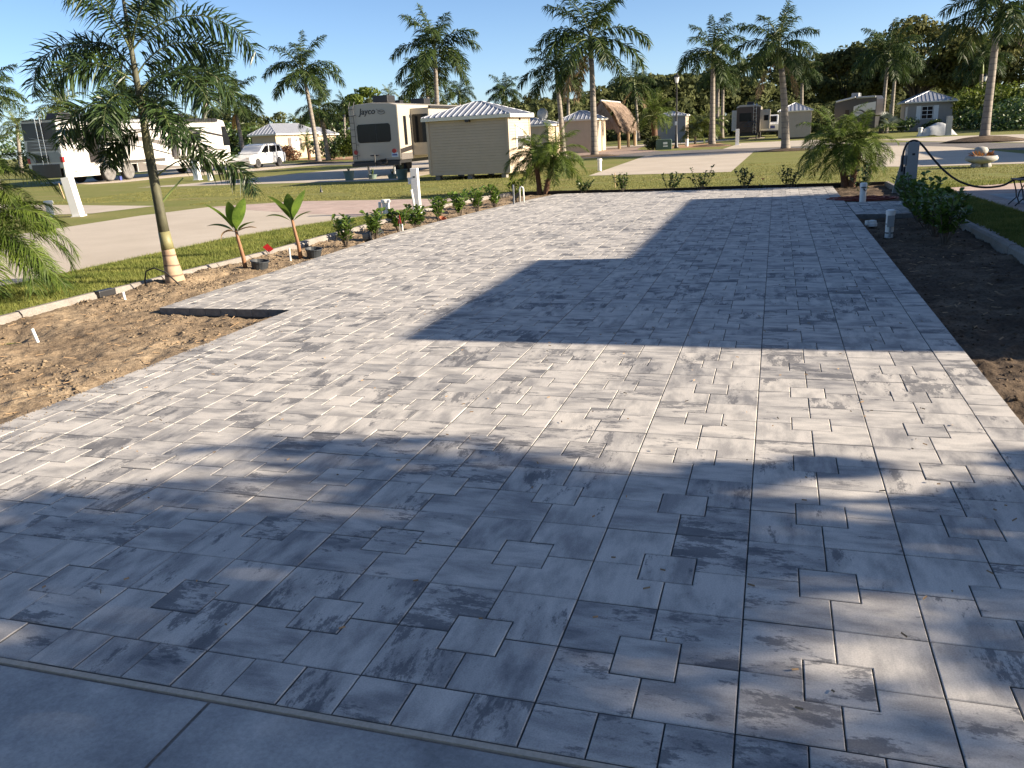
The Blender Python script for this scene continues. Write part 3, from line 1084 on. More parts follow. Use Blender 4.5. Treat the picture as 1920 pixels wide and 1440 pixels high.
DRY = frond_mesh('dry_frond', 1.0, R(-30), R(58), 34, .22, .02, FROND_DRY, .7, (-.5, .3), .9, False, .1, 900, .012)
for x, y, z, ln, r, lab, kw in [
    (-36.26, 61.5, 7.39, -.47, 3.2, "tall royal palm with a leaning trunk beside the small tan house on the left", {}),
    (-38.83, 67.77, 4.66, -.33, 2.3, "shorter royal palm close behind the leaning one, by the green hedge", dict(dead=2)),
    (-24.11, 58.23, 7.68, .18, 3.5, "tallest royal palm, rising behind the cream travel trailer", dict(fr=19)),
    (-28.63, 67.76, 6.24, -.05, 2.6, "royal palm half hidden behind the tallest one above the travel trailer", dict(dead=2)),
    (-34.52, 91.12, 6.26, .13, 2.0, "small far royal palm just left of the storage shed roof peak", {}),
    (-12.79, 50.89, 5.35, -.31, 2.3, "slim royal palm beside the left corner of the small tan shed", dict(thick=.9, fr=15)),
    (-10.43, 49.16, 6.81, -.11, 3.3, "big royal palm in front of the small tan shed and thatched hut", dict(fr=17, dead=2)),
    (-20.36, 84.69, 5.95, .07, 2.0, "distant royal palm seen between the two palms by the small tan shed", {}),
    (-14.01, 90.03, 6.08, -.48, 2.6, "thin ragged royal palm behind the thatched hut", dict(thick=.8, fr=12, dead=2)),
    (-4.35, 61.25, 6.45, -.06, 2.7, "royal palm right of the black street lamp", dict(fr=18)),
    (-5.48, 83.99, 5.86, .01, 2.2, "slender trunked palm just behind the palm right of the street lamp", dict(thick=.95)),
    (-5.16, 86.29, 6.18, 0, 2.0, "second slender trunk right behind the palm right of the street lamp", dict(thick=.95)),
    (.53, 45.93, 5.35, -.6, 2.2, "royal palm with shaggy hanging fronds on the lawn before the grey shed", dict(fr=18, dead=2)),
    (2.41, 92.02, 6.21, -.18, 2.2, "far royal palm rising behind the grey shed", {}),
    (8.52, 77.51, 6.51, .14, 3.0, "royal palm just left of the grey house with white shutters", dict(thick=.85)),
    (11.22, 94.85, 6.25, .05, 2.0, "dark palm hidden behind the palm beside the grey house", {}),
    (10.19, 47.25, 6.4, .05, 2.9, "thick trunked royal palm rising from a dark mound on the far right", dict(fr=17, thick=1.08)),
    (17.44, 85.88, 5.78, -.13, 2.5, "palm behind the hedge, left of the thick trunk on the far right", {}),
    (-40.52, 57.34, 5.23, -.24, 2.5, "royal palm with orange fruit stalks right of the motorhome", dict(thick=.9)),
    (-40.80, 52.86, 6.94, .95, 2.3, "royal palm rising behind the front half of the motorhome", dict(thick=.95)),
    (-47.84, 52.79, 6.29, .53, 2.2, "royal palm behind the middle of the motorhome, hidden by the foxtail palm", dict(thick=.9)),
    (-41.7, 35.2, 5.2, .6, 2.1, "palm at the left edge of the picture, beside the motorhome tail", dict(thick=.9)),
    (-32.95, 102.6, 6.59, .26, 2.5, "bushy dark far palm right of the storage shed roof peak", dict(fr=19)),
    (-54.68, 101.1, 6.21, .42, 1.8, "small far palm between the leaning palm and the travel trailer", {}),
]:
    rp = royal_palm(x, y, z, ln, r, lab, **kw)
    if 'orange fruit' in lab:
        b = MB()
        for k in range(26):
            a = random.gauss(PI + .3, .5)
            L_ = random.uniform(.7, 1.15)
            b.tube([(-.1, 0, 4.1), (-.1 + .35 * math.cos(a), .35 * math.sin(a), 4.0 - .1 * L_), (-.1 + .5 * math.cos(a), .5 * math.sin(a), 4.0 - L_)], [.03, .045, .02], 4)
        b.build('fruit_stalk', simple('orange_fruit', (.36, .20, .05), .7, .3, 8), rp)


def feather_palm(name, x, y, z, lean, r, label, meshes, fr, trunk_r, trunk_mat, group=None, seed=0, emin=0, cat='palm tree', zbase=-.1):
    rd = random.Random(seed + int(abs(x * 37)))
    root = thing(name, label, cat, (x, y, 0), 0, group)
    lx, ly = RH[0] * lean, RH[1] * lean
    trunk_tube('trunk', z, trunk_r, trunk_r * .9, (lx, ly), trunk_mat, root, 1.25, 10, 8, 0, zbase)
    az = rd.uniform(0, 6)
    for i in range(fr):
        u = i / (fr - 1)
        e = min(len(meshes) - 1, int(round(emin + u * (len(meshes) - 1 - emin))))
        az += 2.39996 + rd.gauss(0, .2)
        o = link('frond', meshes[e], root, (lx, ly, z), az)
        sc = r * rd.uniform(.85, 1.12)
        o.scale = (sc, sc, sc)
        o.rotation_euler = (rd.gauss(0, .12), rd.gauss(0, .1), az)
    return root


GC = 'yellow green palms far behind the plots'
feather_palm('coconut_palm', -69.76, 68.8, 6.2, .6, 3.0, "yellow green palm showing above the motorhome roof near its tail", COCO, 22, .2, TRUNK, GC)
feather_palm('coconut_palm', -79, 72, 4.9, .6, 2.6, "dark low palm above the motorhome tail, left of the yellow green palm", COCO, 18, .2, TRUNK, GC)
feather_palm('coconut_palm', -62.3, 131.6, 8.6, .4, 2.2, "bright small far palm above the travel trailer roof", COCO, 12, .2, TRUNK, GC)
feather_palm('coconut_palm', -64, 92, 3.2, .3, 3.4, "pale drooping palm behind the small tan house roof", COCO, 16, .2, TRUNK, GC)
feather_palm('coconut_palm', -56, 92, 2.6, .3, 3.4, "arching low palm right behind the small tan house", COCO, 16, .2, TRUNK, GC)
feather_palm('coconut_palm', -72, 95, 3.6, .3, 3.6, "leafy palm between the motorhome front and the small tan house", COCO, 16, .2, TRUNK, GC)
feather_palm('date_palm', -8.95, 65.23, 2.3, -.08, 2.0, "round headed date palm between the thatched hut and the street lamp", DATE, 46, .24, TRUNK_PYG)
feather_palm('areca_palm', -6.17, 68.4, 1.1, .01, 1.45, "small clumping palm right of the street lamp, the left one of the pair", COCO, 22, .09, TRUNK, 'small clumping palms by the lamp')
feather_palm('areca_palm', -5.1, 68.7, 1.4, .0, 1.6, "small clumping palm nearest the royal palm right of the street lamp", COCO, 24, .09, TRUNK, 'small clumping palms by the lamp')
feather_palm('dwarf_date_palm', -44.2, 73.7, 1.6, -.1, 1.4, "dwarf date palm against the sunlit wall of the small tan house", DATE, 26, .16, TRUNK_PYG)

# pygmy date palms round the pad: finer fronds, each frond its own
PYG = [frond_mesh('frond', 1.0, R(e), R(d), 70, .25, .0125, LEAF_PYG, .62, (-.15, .5), .75, False, .12, 500 + k, .009, 1, sb) for k, (e, d, sb) in enumerate(((86, 55, .03), (70, 85, -.05), (54, 105, .05), (38, 115, .02), (20, 108, -.05), (2, 80, .04), (-18, 50, 0)))]
PYGN = [frond_mesh('frond', 1.0, R(e), R(d), 84, .27, .0095, LEAF_PYG, .62, (-.15, .5), .9, False, .12, 540 + k, .009, 1, sb) for k, (e, d, sb) in enumerate(((80, 75, .03), (60, 100, -.05), (42, 112, .05), (26, 115, .02), (8, 95, -.05), (-12, 62, .04)))]


def pygmy(x, y, heads, label, meshes, fr, group=None):
    root = thing('pygmy_date_palm', label, 'palm tree', (x, y, -.06), 0, group)
    rd = random.Random(int(abs(x * 91 + y * 7)))
    for (bx, by, hx, hy, hz, r, tr) in heads:
        b = MB()
        pts = [(bx + (hx - bx) * t ** 1.3, by + (hy - by) * t ** 1.3, hz * t) for t in np.linspace(0, 1, 7)]
        b.tube(pts, [tr * 1.3, tr * 1.1, tr, tr, tr, tr * 1.1, tr * .8], 9)
        for k in range(70):            # old leaf bases stud the trunk
            t = rd.uniform(.05, .97)
            an = rd.uniform(0, 2 * PI)
            p = Vector((bx + (hx - bx) * t ** 1.3, by + (hy - by) * t ** 1.3, hz * t))
            d = Vector((math.cos(an), math.sin(an), .5))
            b.tube([p + d * tr * .7, p + d * tr * 1.55], [.012, .005], 4)
        b.build('trunk', TRUNK_PYG, root)
        az = rd.uniform(0, 6)
        for i in range(fr):
            u = i / (fr - 1)
            e = min(len(meshes) - 1, int(round(u ** .9 * (len(meshes) - 1))))
            az += 2.39996 + rd.gauss(0, .2)
            o = link('frond', meshes[e], root, (hx, hy, hz), az)
            sc = r * rd.uniform(.88, 1.12)
            o.scale = (sc, sc, sc)
            o.rotation_euler = (rd.gauss(0, .12), rd.gauss(0, .1), az)
    return root


GP = 'pygmy date palms planted round the paved pad'
pygmy(-6.2, 21.2, [(-.12, 0, -.22, .05, 1.02, 1.02, .07), (.06, 0, .36, -.05, 1.0, 1.12, .07)], "twin trunk pygmy date palm in front of the big storage shed", PYG, 30, GP)
pygmy(1.8, 20.75, [(-.05, .1, -.32, .1, 1.02, 1.18, .085), (.1, .05, .2, .1, .92, 1.05, .075)], "twin trunk pygmy date palm behind the coiled red cord at the far right corner", PYG, 34, GP)
pygmy(-9.1, 5.85, [(-.5, 0, -.22, 0, .82, 1.22, .08), (-.6, .2, -.5, .25, 1.34, 1.05, .08)], "lush pygmy date palm arching in at the left edge over the grass strip", PYGN, 32, GP)

# foxtail palm in the left bed, each frond built for its own place
fox = thing('foxtail_palm', "young foxtail palm with bushy fronds and a ringed trunk in the left bed", 'palm tree', (-7.5, 7.05, -.03))
FX = lambda px_right, z: (RH[0] * px_right, RH[1] * px_right, z)
tp = [FX(0, -.1), FX(-.005, .1), FX(-.025, .35), FX(-.04, .65), FX(-.05, 1.0), FX(-.055, 1.35), FX(-.06, 1.68)]
MB().tube(tp, [.16, .12, .088, .070, .060, .057, .055], 14).build('trunk', TRUNK_FOX, fox, smooth=True)
MB().tube([FX(-.06, 1.6), FX(-.062, 1.75), FX(-.062, 1.95), FX(-.062, 2.2)], [.056, .061, .05, .038], 12).build('crownshaft', PALESHAFT, fox, smooth=True)
MB().tube([FX(-.042, .66), FX(-.05, 1.0), FX(-.055, 1.35), FX(-.0605, 1.64)], [.0712, .0622, .0588, .0565], 14).build('green_sheath', SHEATH, fox, smooth=True)
MB().tube([FX(-.030, .47), FX(-.035, .56), FX(-.043, .7)], [.0825, .0772, .0722], 14).build('yellow_green_band', YELLOWBAND, fox, smooth=True)
MB().tube([FX(-.062, 2.15), FX(-.062, 2.6), FX(-.062, 3.1), FX(-.05, 3.9)], [.042, .038, .026, .01], 9).build('spear_leaf', SHEATH, fox, smooth=True)
YAW0 = math.atan2(RH[1], RH[0])
# (start along right, start z, azimuth from image right, elevation, droop, length, leaf)
for k, (sx, sz, azd, e, d, L_, lf) in enumerate([
    (-.06, 2.55, 176, 60, 145, 1.85, .38),      # arch to the upper left
    (-.06, 2.9, 3, 46, 116, 1.85, .38),        # arch to the upper right
    (-.06, 2.62, 155, 62, 118, 1.35, .34),
    (-.06, 2.15, 212, 34, 118, 1.25, .36),
    (-.06, 2.1, 195, 24, 104, .95, .32),
    (-.06, 2.35, -28, 42, 118, 1.5, .38),
    (-.06, 2.42, 38, 46, 118, 1.5, .38),
    (-.06, 2.15, -50, 30, 116, 1.25, .36),
    (-.06, 2.2, 95, 46, 124, 1.3, .36),
    (-.06, 2.2, -95, 40, 124, 1.2, .36),
    (-.06, 1.36, 8, 42, 120, 1.55, .30),        # low frond on the right
    (-.06, 1.95, 188, 4, 92, .75, .30),         # low frond on the left
    (-.06, 2.85, 75, 74, 80, 1.4, .34),
    (-.06, 2.85, 250, 72, 84, 1.3, .34),
    (-.06, 2.9, -20, 72, 80, 1.4, .34),
    (-.06, 2.5, 200, 50, 118, 1.2, .36),
    (-.06, 2.6, 15, 56, 110, 1.35, .36),
    (-.06, 2.0, -15, 22, 112, 1.05, .34),
    (-.07, 1.12, 10, 40, 10, .42, .0),          # bare leaf stalk
]):
    if lf == 0:
        a = YAW0 + R(azd)
        MB().tube([FX(-.06, 1.02), (RH[0] * -.06 + .18 * math.cos(a), RH[1] * -.06 + .18 * math.sin(a), 1.2), (RH[0] * -.06 + .36 * math.cos(a), RH[1] * -.06 + .36 * math.sin(a), 1.36)], [.016, .013, .011], 7).build('leaf_stalk', GREENSHAFT, fox)
        continue
    me = frond_mesh('frond', L_, R(e), R(d), 60, lf, .0225, LEAF_FOX, .42, (-1, 1), .7, True, .26 if sz == 1.36 else .14, 700 + k, .014, 2)
    link('frond', me, fox, FX(sx, sz), YAW0 + R(azd))


# ------------------------------------------------------------------ shrubs
def leaf_cloud(P, D, U_, ln, wd, fold=.15):
    """obovate leaves: base points P, direction D, up-ish U_, sizes."""
    S = np.cross(D, U_)
    S /= np.linalg.norm(S, axis=1, keepdims=True) + 1e-9
    Nn = np.cross(S, D)
    l, w = ln[:, None], wd[:, None]
    v = np.stack([P, P + D * l * .5 + S * w * .42 + Nn * w * fold, P + D * l * .82 + S * w * .42 + Nn * w * fold, P + D * l,
                  P + D * l * .82 - S * w * .42 + Nn * w * fold, P + D * l * .5 - S * w * .42 + Nn * w * fold], 1).reshape(-1, 3)
    o = 6 * np.arange(len(P))[:, None]
    f = np.concatenate([o + np.array([[0, 1, 2, 3]]), o + np.array([[0, 3, 4, 5]])])
    return v, f


def unit(a):
    return a / (np.linalg.norm(a, axis=1, keepdims=True) + 1e-9)


def shrub(name, x, y, z, h, spread, nstem, nleaf, leaf, label, mat, group=None, seed=0, cat='shrub', stem_mat=None, stag=None, lean=0):
    r = np.random.default_rng(seed)
    root = thing(name, label, cat, (x, y, z), 0, group)
    b = MB()
    Ps, Ds = [], []
    for k in range(nstem):
        a = 2 * PI * k / nstem + r.normal(0, .35)
        e = r.uniform(.15, .75) * spread
        hh = h * r.uniform(.6, 1.0)
        pts = [(0.02 * math.cos(a), .02 * math.sin(a), -.04)]
        for t in (.35, .7, 1.0):
            pts.append((e * t ** .8 * math.cos(a) * 1.0 + lean * t, e * t ** .8 * math.sin(a), hh * t))
        b.tube(pts, [.009, .007, .006, .004], 5)
        q = int(nleaf / nstem)
        tt = r.uniform(.18, 1.02, q) ** .8
        pt = np.array(pts)
        B = np.stack([np.interp(tt, [0, .35, .7, 1], pt[:, c]) for c in range(3)], -1)
        an = r.uniform(0, 2 * PI, q)
        D = np.stack([np.cos(an), np.sin(an), r.uniform(.15, 1.1, q)], -1)
        Ps.append(B)
        Ds.append(unit(D))
    P_, D_ = np.concatenate(Ps), np.concatenate(Ds)
    n_ = len(P_)
    v, f = leaf_cloud(P_, D_, unit(np.stack([r.normal(0, .3, n_), r.normal(0, .3, n_), np.ones(n_)], -1)), leaf * r.uniform(.65, 1.15, n_), leaf * .62 * r.uniform(.8, 1.1, n_))
    b.build('stem', stem_mat or BARK, root)
    link('foliage', mesh_np('foliage', v, f, [], mat), root)
    return root


GS = 'young clusia shrubs planted along the left bed'
for k, (x, y, h, lab) in enumerate([
    (-6.99, 10.85, .50, "young clusia shrub nearest the banana plants in the left bed"),
    (-6.95, 11.91, .50, "young clusia shrub lying pot beside it, second from the banana plants"),
    (-6.80, 12.69, .48, "young clusia shrub right behind the small red marker flag"),
    (-6.62, 13.09, .46, "sparse clusia shrub in front of the white utility post"),
    (-6.72, 14.51, .50, "young clusia shrub with an orange clay pot at its foot"),
    (-6.62, 15.5, .50, "young clusia shrub two places beyond the orange clay pot"),
    (-6.55, 16.5, .52, "tall young clusia shrub in the middle of the far left bed"),
    (-6.42, 17.4, .50, "clusia shrub just left of the thin grey stake"),
    (-6.18, 18.5, .62, "pale yellow green shrub beside the white pipe loop"),
]):
    lab = lab.replace("lying pot beside it, second", "beside a tipped black pot, second")
    shrub('clusia_shrub', x, y, -.06, h * 1.08, .34, 9, 170, .125, lab, BRIGHTLEAF if 'pale yellow' in lab else CLUSIA, GS, 20 + k)
GB = 'small flowering shrubs along the far end of the pad'
for k, (x, y, h, sp, lab) in enumerate([
    (-5.0, 20.85, .36, .35, "small shrub just right of the twin trunk palm at the back kerb"),
    (-3.9, 20.85, .46, .36, "reddish stemmed shrub, second from the palm at the back kerb"),
    (-2.62, 20.8, .46, .38, "one sided leaning shrub in the middle of the back kerb"),
    (-1.78, 20.8, .55, .40, "bushiest tallest shrub in the row along the back kerb"),
    (-.68, 20.78, .48, .32, "open branched shrub left of the red flower at the back kerb"),
    (.42, 20.75, .50, .40, "spreading shrub right of the red flower at the back kerb"),
    (1.95, 18.1, .62, .42, "dense dark shrub between the coiled cord and the corner palm"),
]):
    shrub('flowering_shrub', x, y, -.06, h * 1.15, sp * 1.3, 9, 190, .085, lab, CLUSIA_D, GB, 50 + k, lean=.12 if 'leaning' in lab else 0)
fl = thing('red_flower', "single red flower on a low plant at the back kerb", 'flower', (-.28, 20.75, -.05))
MB().tube([(0, 0, 0), (.01, 0, .15), (.03, 0, .24)], [.006, .005, .004], 5).build('stem', GREENSHAFT, fl)
b = MB()
for k in range(7):
    a = k * 2 * PI / 7
    b.add([(.03, 0, .23), (.03 + .05 * math.cos(a - .4), .05 * math.sin(a - .4), .27), (.03 + .075 * math.cos(a), .075 * math.sin(a), .26), (.03 + .05 * math.cos(a + .4), .05 * math.sin(a + .4), .27)], [(0, 1, 2, 3)])
b.build('petals', RED, fl)
v, f = leaf_cloud(np.tile([[0, 0, .02]], (14, 1)), unit(rng.normal(0, 1, (14, 3)) * [1, 1, .3] + [0, 0, .4]), np.tile([[0., 0, 1]], (14, 1)), np.full(14, .13), np.full(14, .06))
link('foliage', mesh_np('foliage', v, f, [], CLUSIA_D), fl)
GH = 'clusia hedge plants along the right kerb'
for k, (x, y, h, sp, lab) in enumerate([
    (2.42, 15.15, .50, .34, "hedge plant hard against the foot of the grey cable pedestal"),
    (2.40, 14.25, .60, .40, "hedge plant beside the corner of the paved spur"),
    (2.36, 13.2, .56, .42, "hedge plant right behind the white pipe stub with the grey box"),
    (2.34, 12.3, .60, .44, "hedge plant in the middle of the dark right hand bed"),
    (2.30, 11.3, .58, .44, "hedge plant next to the nearest one in the right hand bed"),
    (2.28, 10.45, .55, .42, "nearest hedge plant at the open end of the right hand bed"),
]):
    shrub('hedge_plant', x, y, -.06, h * 1.18, sp * 1.3, 12, 300, .115, lab, CLUSIA, GH, 80 + k)
MB().tube([(2.42, 10.2, .02), (2.52, 10.25, .03), (2.62, 10.3, .03)], [.012, .014, .01], 5)

# banana plants with their pots
def banana_leaf(name, L_, wdt, e, d, az, base, parent, mat, seed):
    K = 9
    t = np.linspace(0, 1, K)
    el = R(e) - R(d) * t ** 1.4
    X = np.concatenate([[0], np.cumsum(np.cos(el)[:-1])]) * L_ / (K - 1)
    Z = np.concatenate([[0], np.cumsum(np.sin(el)[:-1])]) * L_ / (K - 1)
    w = 1.4 * wdt * np.sin(PI * np.clip((t - .12) / .88, 0, 1) ** .75) ** .8 * .5 + .006
    vs, fs = [], []
    for k in range(K):
        vs += [(X[k], -w[k], Z[k] + w[k] * .35), (X[k], 0, Z[k]), (X[k], w[k], Z[k] + w[k] * .35)]
    for k in range(K - 1):
        fs += [(3 * k, 3 * k + 1, 3 * k + 4, 3 * k + 3), (3 * k + 1, 3 * k + 2, 3 * k + 5, 3 * k + 4)]
    me = bpy.data.meshes.new(name)
    me.from_pydata(vs, [], fs)
    me.materials.append(mat)
    me.polygons.foreach_set("use_smooth", [True] * len(fs))
    return link(name, me, parent, base, az)


def pot(x, y, z, r, h, label, mat, tilt=(0, 0, 0), group=None, name='plant_pot'):
    b = MB()
    b.lathe([(r * .78, 0), (r * .98, h * .88), (r * 1.05, h * .88), (r * 1.05, h), (r * .95, h), (r * .74, h * .12), (.001, h * .12)], 18)
    o = b.build(name, mat, None)
    o.location = (x, y, z)
    o.rotation_euler = tilt
    return tag(o, label, 'pot', group)


GN = 'young banana plants in the left bed'
for k, (x, y, lab, rest) in enumerate([(-7.27, 8.30, "young banana plant nearest the foxtail palm in the left bed", 1), (-7.15, 9.62, "young banana plant beside the red marker flag in the left bed", 0)]):
    bn = thing('banana_plant', lab, 'banana plant', (x, y, -.06), YAW0, GN)
    MB().tube([(0, 0, -.05), (-.015, 0, .2), (-.05, 0, .45), (-.065, 0, .6)], [.036, .029, .024, .020], 10).build('stem', BSTEM, bn, smooth=True)
    top = (-.065, 0, .56)
    for q, (e, d, az, L_, w) in enumerate([(58, 30, 218, .60, .13), (60, 14, -42, .60, .14), (80, 12, 262, .46, .13), (34, 50, 188, .42, .09), (36, 35, 345, .36, .08)]):
        banana_leaf('leaf', L_, w, e, d, R(az + 13 * k), top, bn, BANANA, q)
    if rest:
        banana_leaf('dry_leaf', .3, .09, 20, 130, R(188), top, bn, FROND_DRY, 9)
        banana_leaf('dry_leaf', .34, .06, 25, 45, R(-10), top, bn, FROND_DRY, 10)
pot(-7.08, 8.36, -.085, .13, .17, "half sunk black pot beside the nearest banana plant", POTB, (0, .12, 0), 'black nursery pots in the left bed')
pot(-6.97, 9.72, -.085, .13, .15, "half sunk black pot beside the banana plant with the red flag", POTB, (.05, .1, 0), 'black nursery pots in the left bed')
pot(-7.12, 11.75, -.04, .10, .16, "black pot tipped on its side beside the second clusia shrub", POTB, (0, 1.45, .4), 'black nursery pots in the left bed')
pot(-7.1, 12.45, -.04, .09, .15, "black pot lying by the kerb behind the red marker flag", POTB, (0, 1.5, 2.4), 'black nursery pots in the left bed')
pot(-6.63, 14.42, -.06, .075, .10, "small orange clay pot half buried under a clusia shrub", TERRA, (.3, .5, 0))


# ------------------------------------------------------------------ pipes, stakes, flags, hoses in the beds
def pipe_stub(x, y, z, r, h, label, group=None, cap=True, name='pipe_stub'):
    b = MB()
    prof = [(r, 0), (r, h * .82)] + ([(r * 1.25, h * .82), (r * 1.25, h * .96), (r * 1.05, h)] if cap else [(r, h)])
    b.lathe(prof, 14)
    o = b.build(name, PVC, None, smooth=False)
    o.location = (x, y, z)
    return tag(o, label, 'pipe', group)


ps = pipe_stub(-7.43, 6.03, -.1, .016, .17, "short white pipe stub by the kerb just left of the foxtail palm", 'thin white pipe stubs', False)
ps.rotation_euler = (0, -.1, 0)
ps = pipe_stub(-6.88, 4.18, -.1, .016, .17, "short white pipe stub leaning in the bare soil, nearest the camera", 'thin white pipe stubs', False)
ps.rotation_euler = (.1, -.15, 0)
pipe_stub(-7.18, 9.36, -.1, .014, .22, "short white pipe stub right of the red marker flag", 'thin white pipe stubs', False)
pipe_stub(-6.66, 12.5, -.1, .014, .22, "short white pipe stub under the small pointed red flag", 'thin white pipe stubs', False)
fg = thing('marker_flag', "square red marker flag on a wire by the left kerb", 'flag', (-7.45, 9.25, -.08))
MB().tube([(0, 0, 0), (-.02, 0, .12), (-.03, 0, .24)], .003, 5).build('wire', BLACK, fg)
MB().add([(-.11, -.03, .24), (-.03, 0, .15), (.05, .02, .20), (-.03, -.01, .29)], [(0, 1, 2, 3)]).build('cloth', RED, fg)
fg = thing('marker_flag', "small pointed red marker flag among the clusia shrubs", 'flag', (-6.68, 12.42, -.06))
MB().tube([(0, 0, 0), (.01, 0, .3)], .004, 5).build('wire', PVC, fg)
MB().prism([(-.035, .2), (.04, .2), (.02, .36)], -.003, .003, 'y').build('cloth', RED, fg)
hs = MB()
hp = [(-.28, -.02, 0), (-.29, -.02, .13), (-.25, -.02, .25), (-.12, -.05, .29), (.05, -.09, .23), (.2, -.13, .1), (.3, -.16, .0)]
hpts = [Vector((RH[0] * a + .1 * 0, RH[1] * a, c)) + Vector((-.29 * b * 0, b, 0)) for a, b, c in hp]
hs.tube(hpts, .0095, 8)
o = hs.build('irrigation_hose', RUBBER, None, smooth=True)
o.location = (-7.45, 6.85, -.05)
tag(o, "black irrigation hose looped round the foot of the foxtail palm", 'hose')
o = MB().box(-.13, .13, -.05, .05, 0, .085).build('kerb_connector', BLACK, None, .012)
o.location = (-7.93, 6.25, -.03)
o.rotation_euler = (0, 0, 1.5)
tag(o, "black plastic kerb connector bridging a gap in the left kerb", 'connector')
st = MB().box(-.02, .02, -.012, .012, 0, .52).build('survey_stake', GREY_BOX, None, .003)
st.location = (-5.98, 17.55, -.06)
tag(st, "thin grey stake standing at the edge of the paved pad", 'stake')
st = MB().tube([(0, 0, 0), (-.01, 0, .42)], .012, 6).build('survey_stake', STAKE, None)
st.location = (-4.35, 22.3, -.02)
tag(st, "thin pale stake in the lawn right of the twin trunk palm", 'stake')
st = MB().box(-.03, .03, -.015, .015, 0, .62).build('survey_stake', STAKE, None, .004)
st.location = (-27.6, 25.6, -.02)
st.rotation_euler = (.05, -.16, 0)
tag(st, "leaning wooden stake in the lawn before the motorhome tail", 'stake')
# white pipe loop and its tag
pl = thing('pipe_loop', "white inverted U pipe loop with a grey valve cover at the far left bed", 'pipe', (-5.92, 18.05, -.06), .2)
MB().tube([(-.045, 0, 0), (-.045, 0, .37), (-.03, 0, .42), (0, 0, .435), (.03, 0, .42), (.045, 0, .37), (.045, 0, 0)], .02, 10).build('pipe', PVC, pl, smooth=True)
MB().prism([(-.28, .10), (-.22, .08), (-.05, .24), (-.06, .30), (-.11, .30)], -.06, -.02, 'y').build('valve_cover', RUBBER, pl)
bd = MB().lathe([(.02, 0), (.06, .02), (.05, .07), (.02, .13), (.012, .2), (.006, .26)], 8).build('lawn_sprinkler', BLACK, None)
bd.location = (-15.0, 24.2, -.02)
tag(bd, "small dark pointed sprinkler head standing in the mown lawn", 'sprinkler')
# right bed pieces
wp = thing('utility_pipe', "white pipe stub with a dark hose bib at the end of the paved spur", 'pipe', (1.74, 16.16, -.06))
MB().lathe([(.062, 0), (.062, .34), (.07, .34), (.07, .42), (.05, .43)], 16).build('pipe', PVC, wp, smooth=False)
b = MB()
b.tube([(0, -.07, .31), (0, -.11, .31), (.03, -.13, .28)], .014, 7).tube([(-.05, -.085, .345), (.05, -.085, .345)], .01, 6)
b.build('hose_bib', BLACK, wp)
wp = thing('utility_pipe', "white pipe stub with a small grey box strapped on, in the dark bed", 'pipe', (1.68, 11.28, -.08))
MB().lathe([(.058, 0), (.058, .34), (.066, .34), (.066, .40), (.045, .41)], 16).build('pipe', PVC, wp)
MB().box(-.045, .045, -.09, -.055, .17, .33).tube([(.0, -.075, .17), (.0, -.075, .02)], .016, 6).build('grey_box', GREY_BOX, wp)
MB().lathe([(.0605, .07), (.063, .07), (.063, .085), (.0605, .085)], 16).lathe([(.0605, .20), (.063, .20), (.063, .212), (.0605, .212)], 16).build('strap', BLACK, wp)
cc = MB().lathe([(.075, 0), (.075, .05), (.062, .055), (.062, .085), (.03, .095)], 14).lathe([(.035, .02), (.035, .09)], 10, (-.08, -.03, 0)).build('cleanout_cap', PVC, None)
cc.location = (1.57, 12.5, -.05)
tag(cc, "round white drain cap lying on the shaded soil of the right bed", 'drain cap')
cd = MB()
pts = []
for k in range(260):
    a = k * .33
    rr_ = .18 + .42 * abs(math.sin(k * .071)) + random.gauss(0, .02)
    pts.append((rr_ * 1.15 * math.cos(a), rr_ * .55 * math.sin(a), .03 + .09 * math.exp(-rr_ * 2) + .02 * math.sin(k * .9)))
cd.tube(pts, .0085, 5)
o = cd.build('coiled_cord', REDCORD, None, smooth=True)
o.location = (1.78, 16.75, -.05)
tag(o, "tangled pile of red brown cord behind the white pipe on the spur", 'cord')


# ------------------------------------------------------------------ power pedestals, cable, table
def pedestal(x, y, rz, h, mat, label, group, w=.17, wedge=True, box=True):
    root = thing('power_pedestal', label, 'utility pedestal', (x, y, -.03), rz, group)
    MB().box(-w / 2, w / 2, -w * .55, w * .55, 0, h).build('post', mat, root, .008)
    if wedge:
        MB().prism([(-w * 1.5, h * .22), (-w * .62, h * .22), (-w * .62, h * .72), (-w * .85, h * .72)], .02, .05, 'y').build('side_plate', mat, root)
        MB().box(-w * .62, -w * .5, -.02, .06, h * .12, h * .62).build('gap_shade', BLACK, root)  # shade in the gap, put in as a black box
    if box:
        MB().box(-w * .95, -w * .52, -.07, .03, h * .66, h * .80).build('meter_box', mat, root, .006)
        MB().box(-.02, .03, -w * .55 - .006, -w * .55 + .002, h * .80, h * .83).build('badge', BLACK, root)
    MB().box(-w * .62, w * .62, -w * .7, w * .7, 0, .05).build('foot', mat, root, .006)
    return root


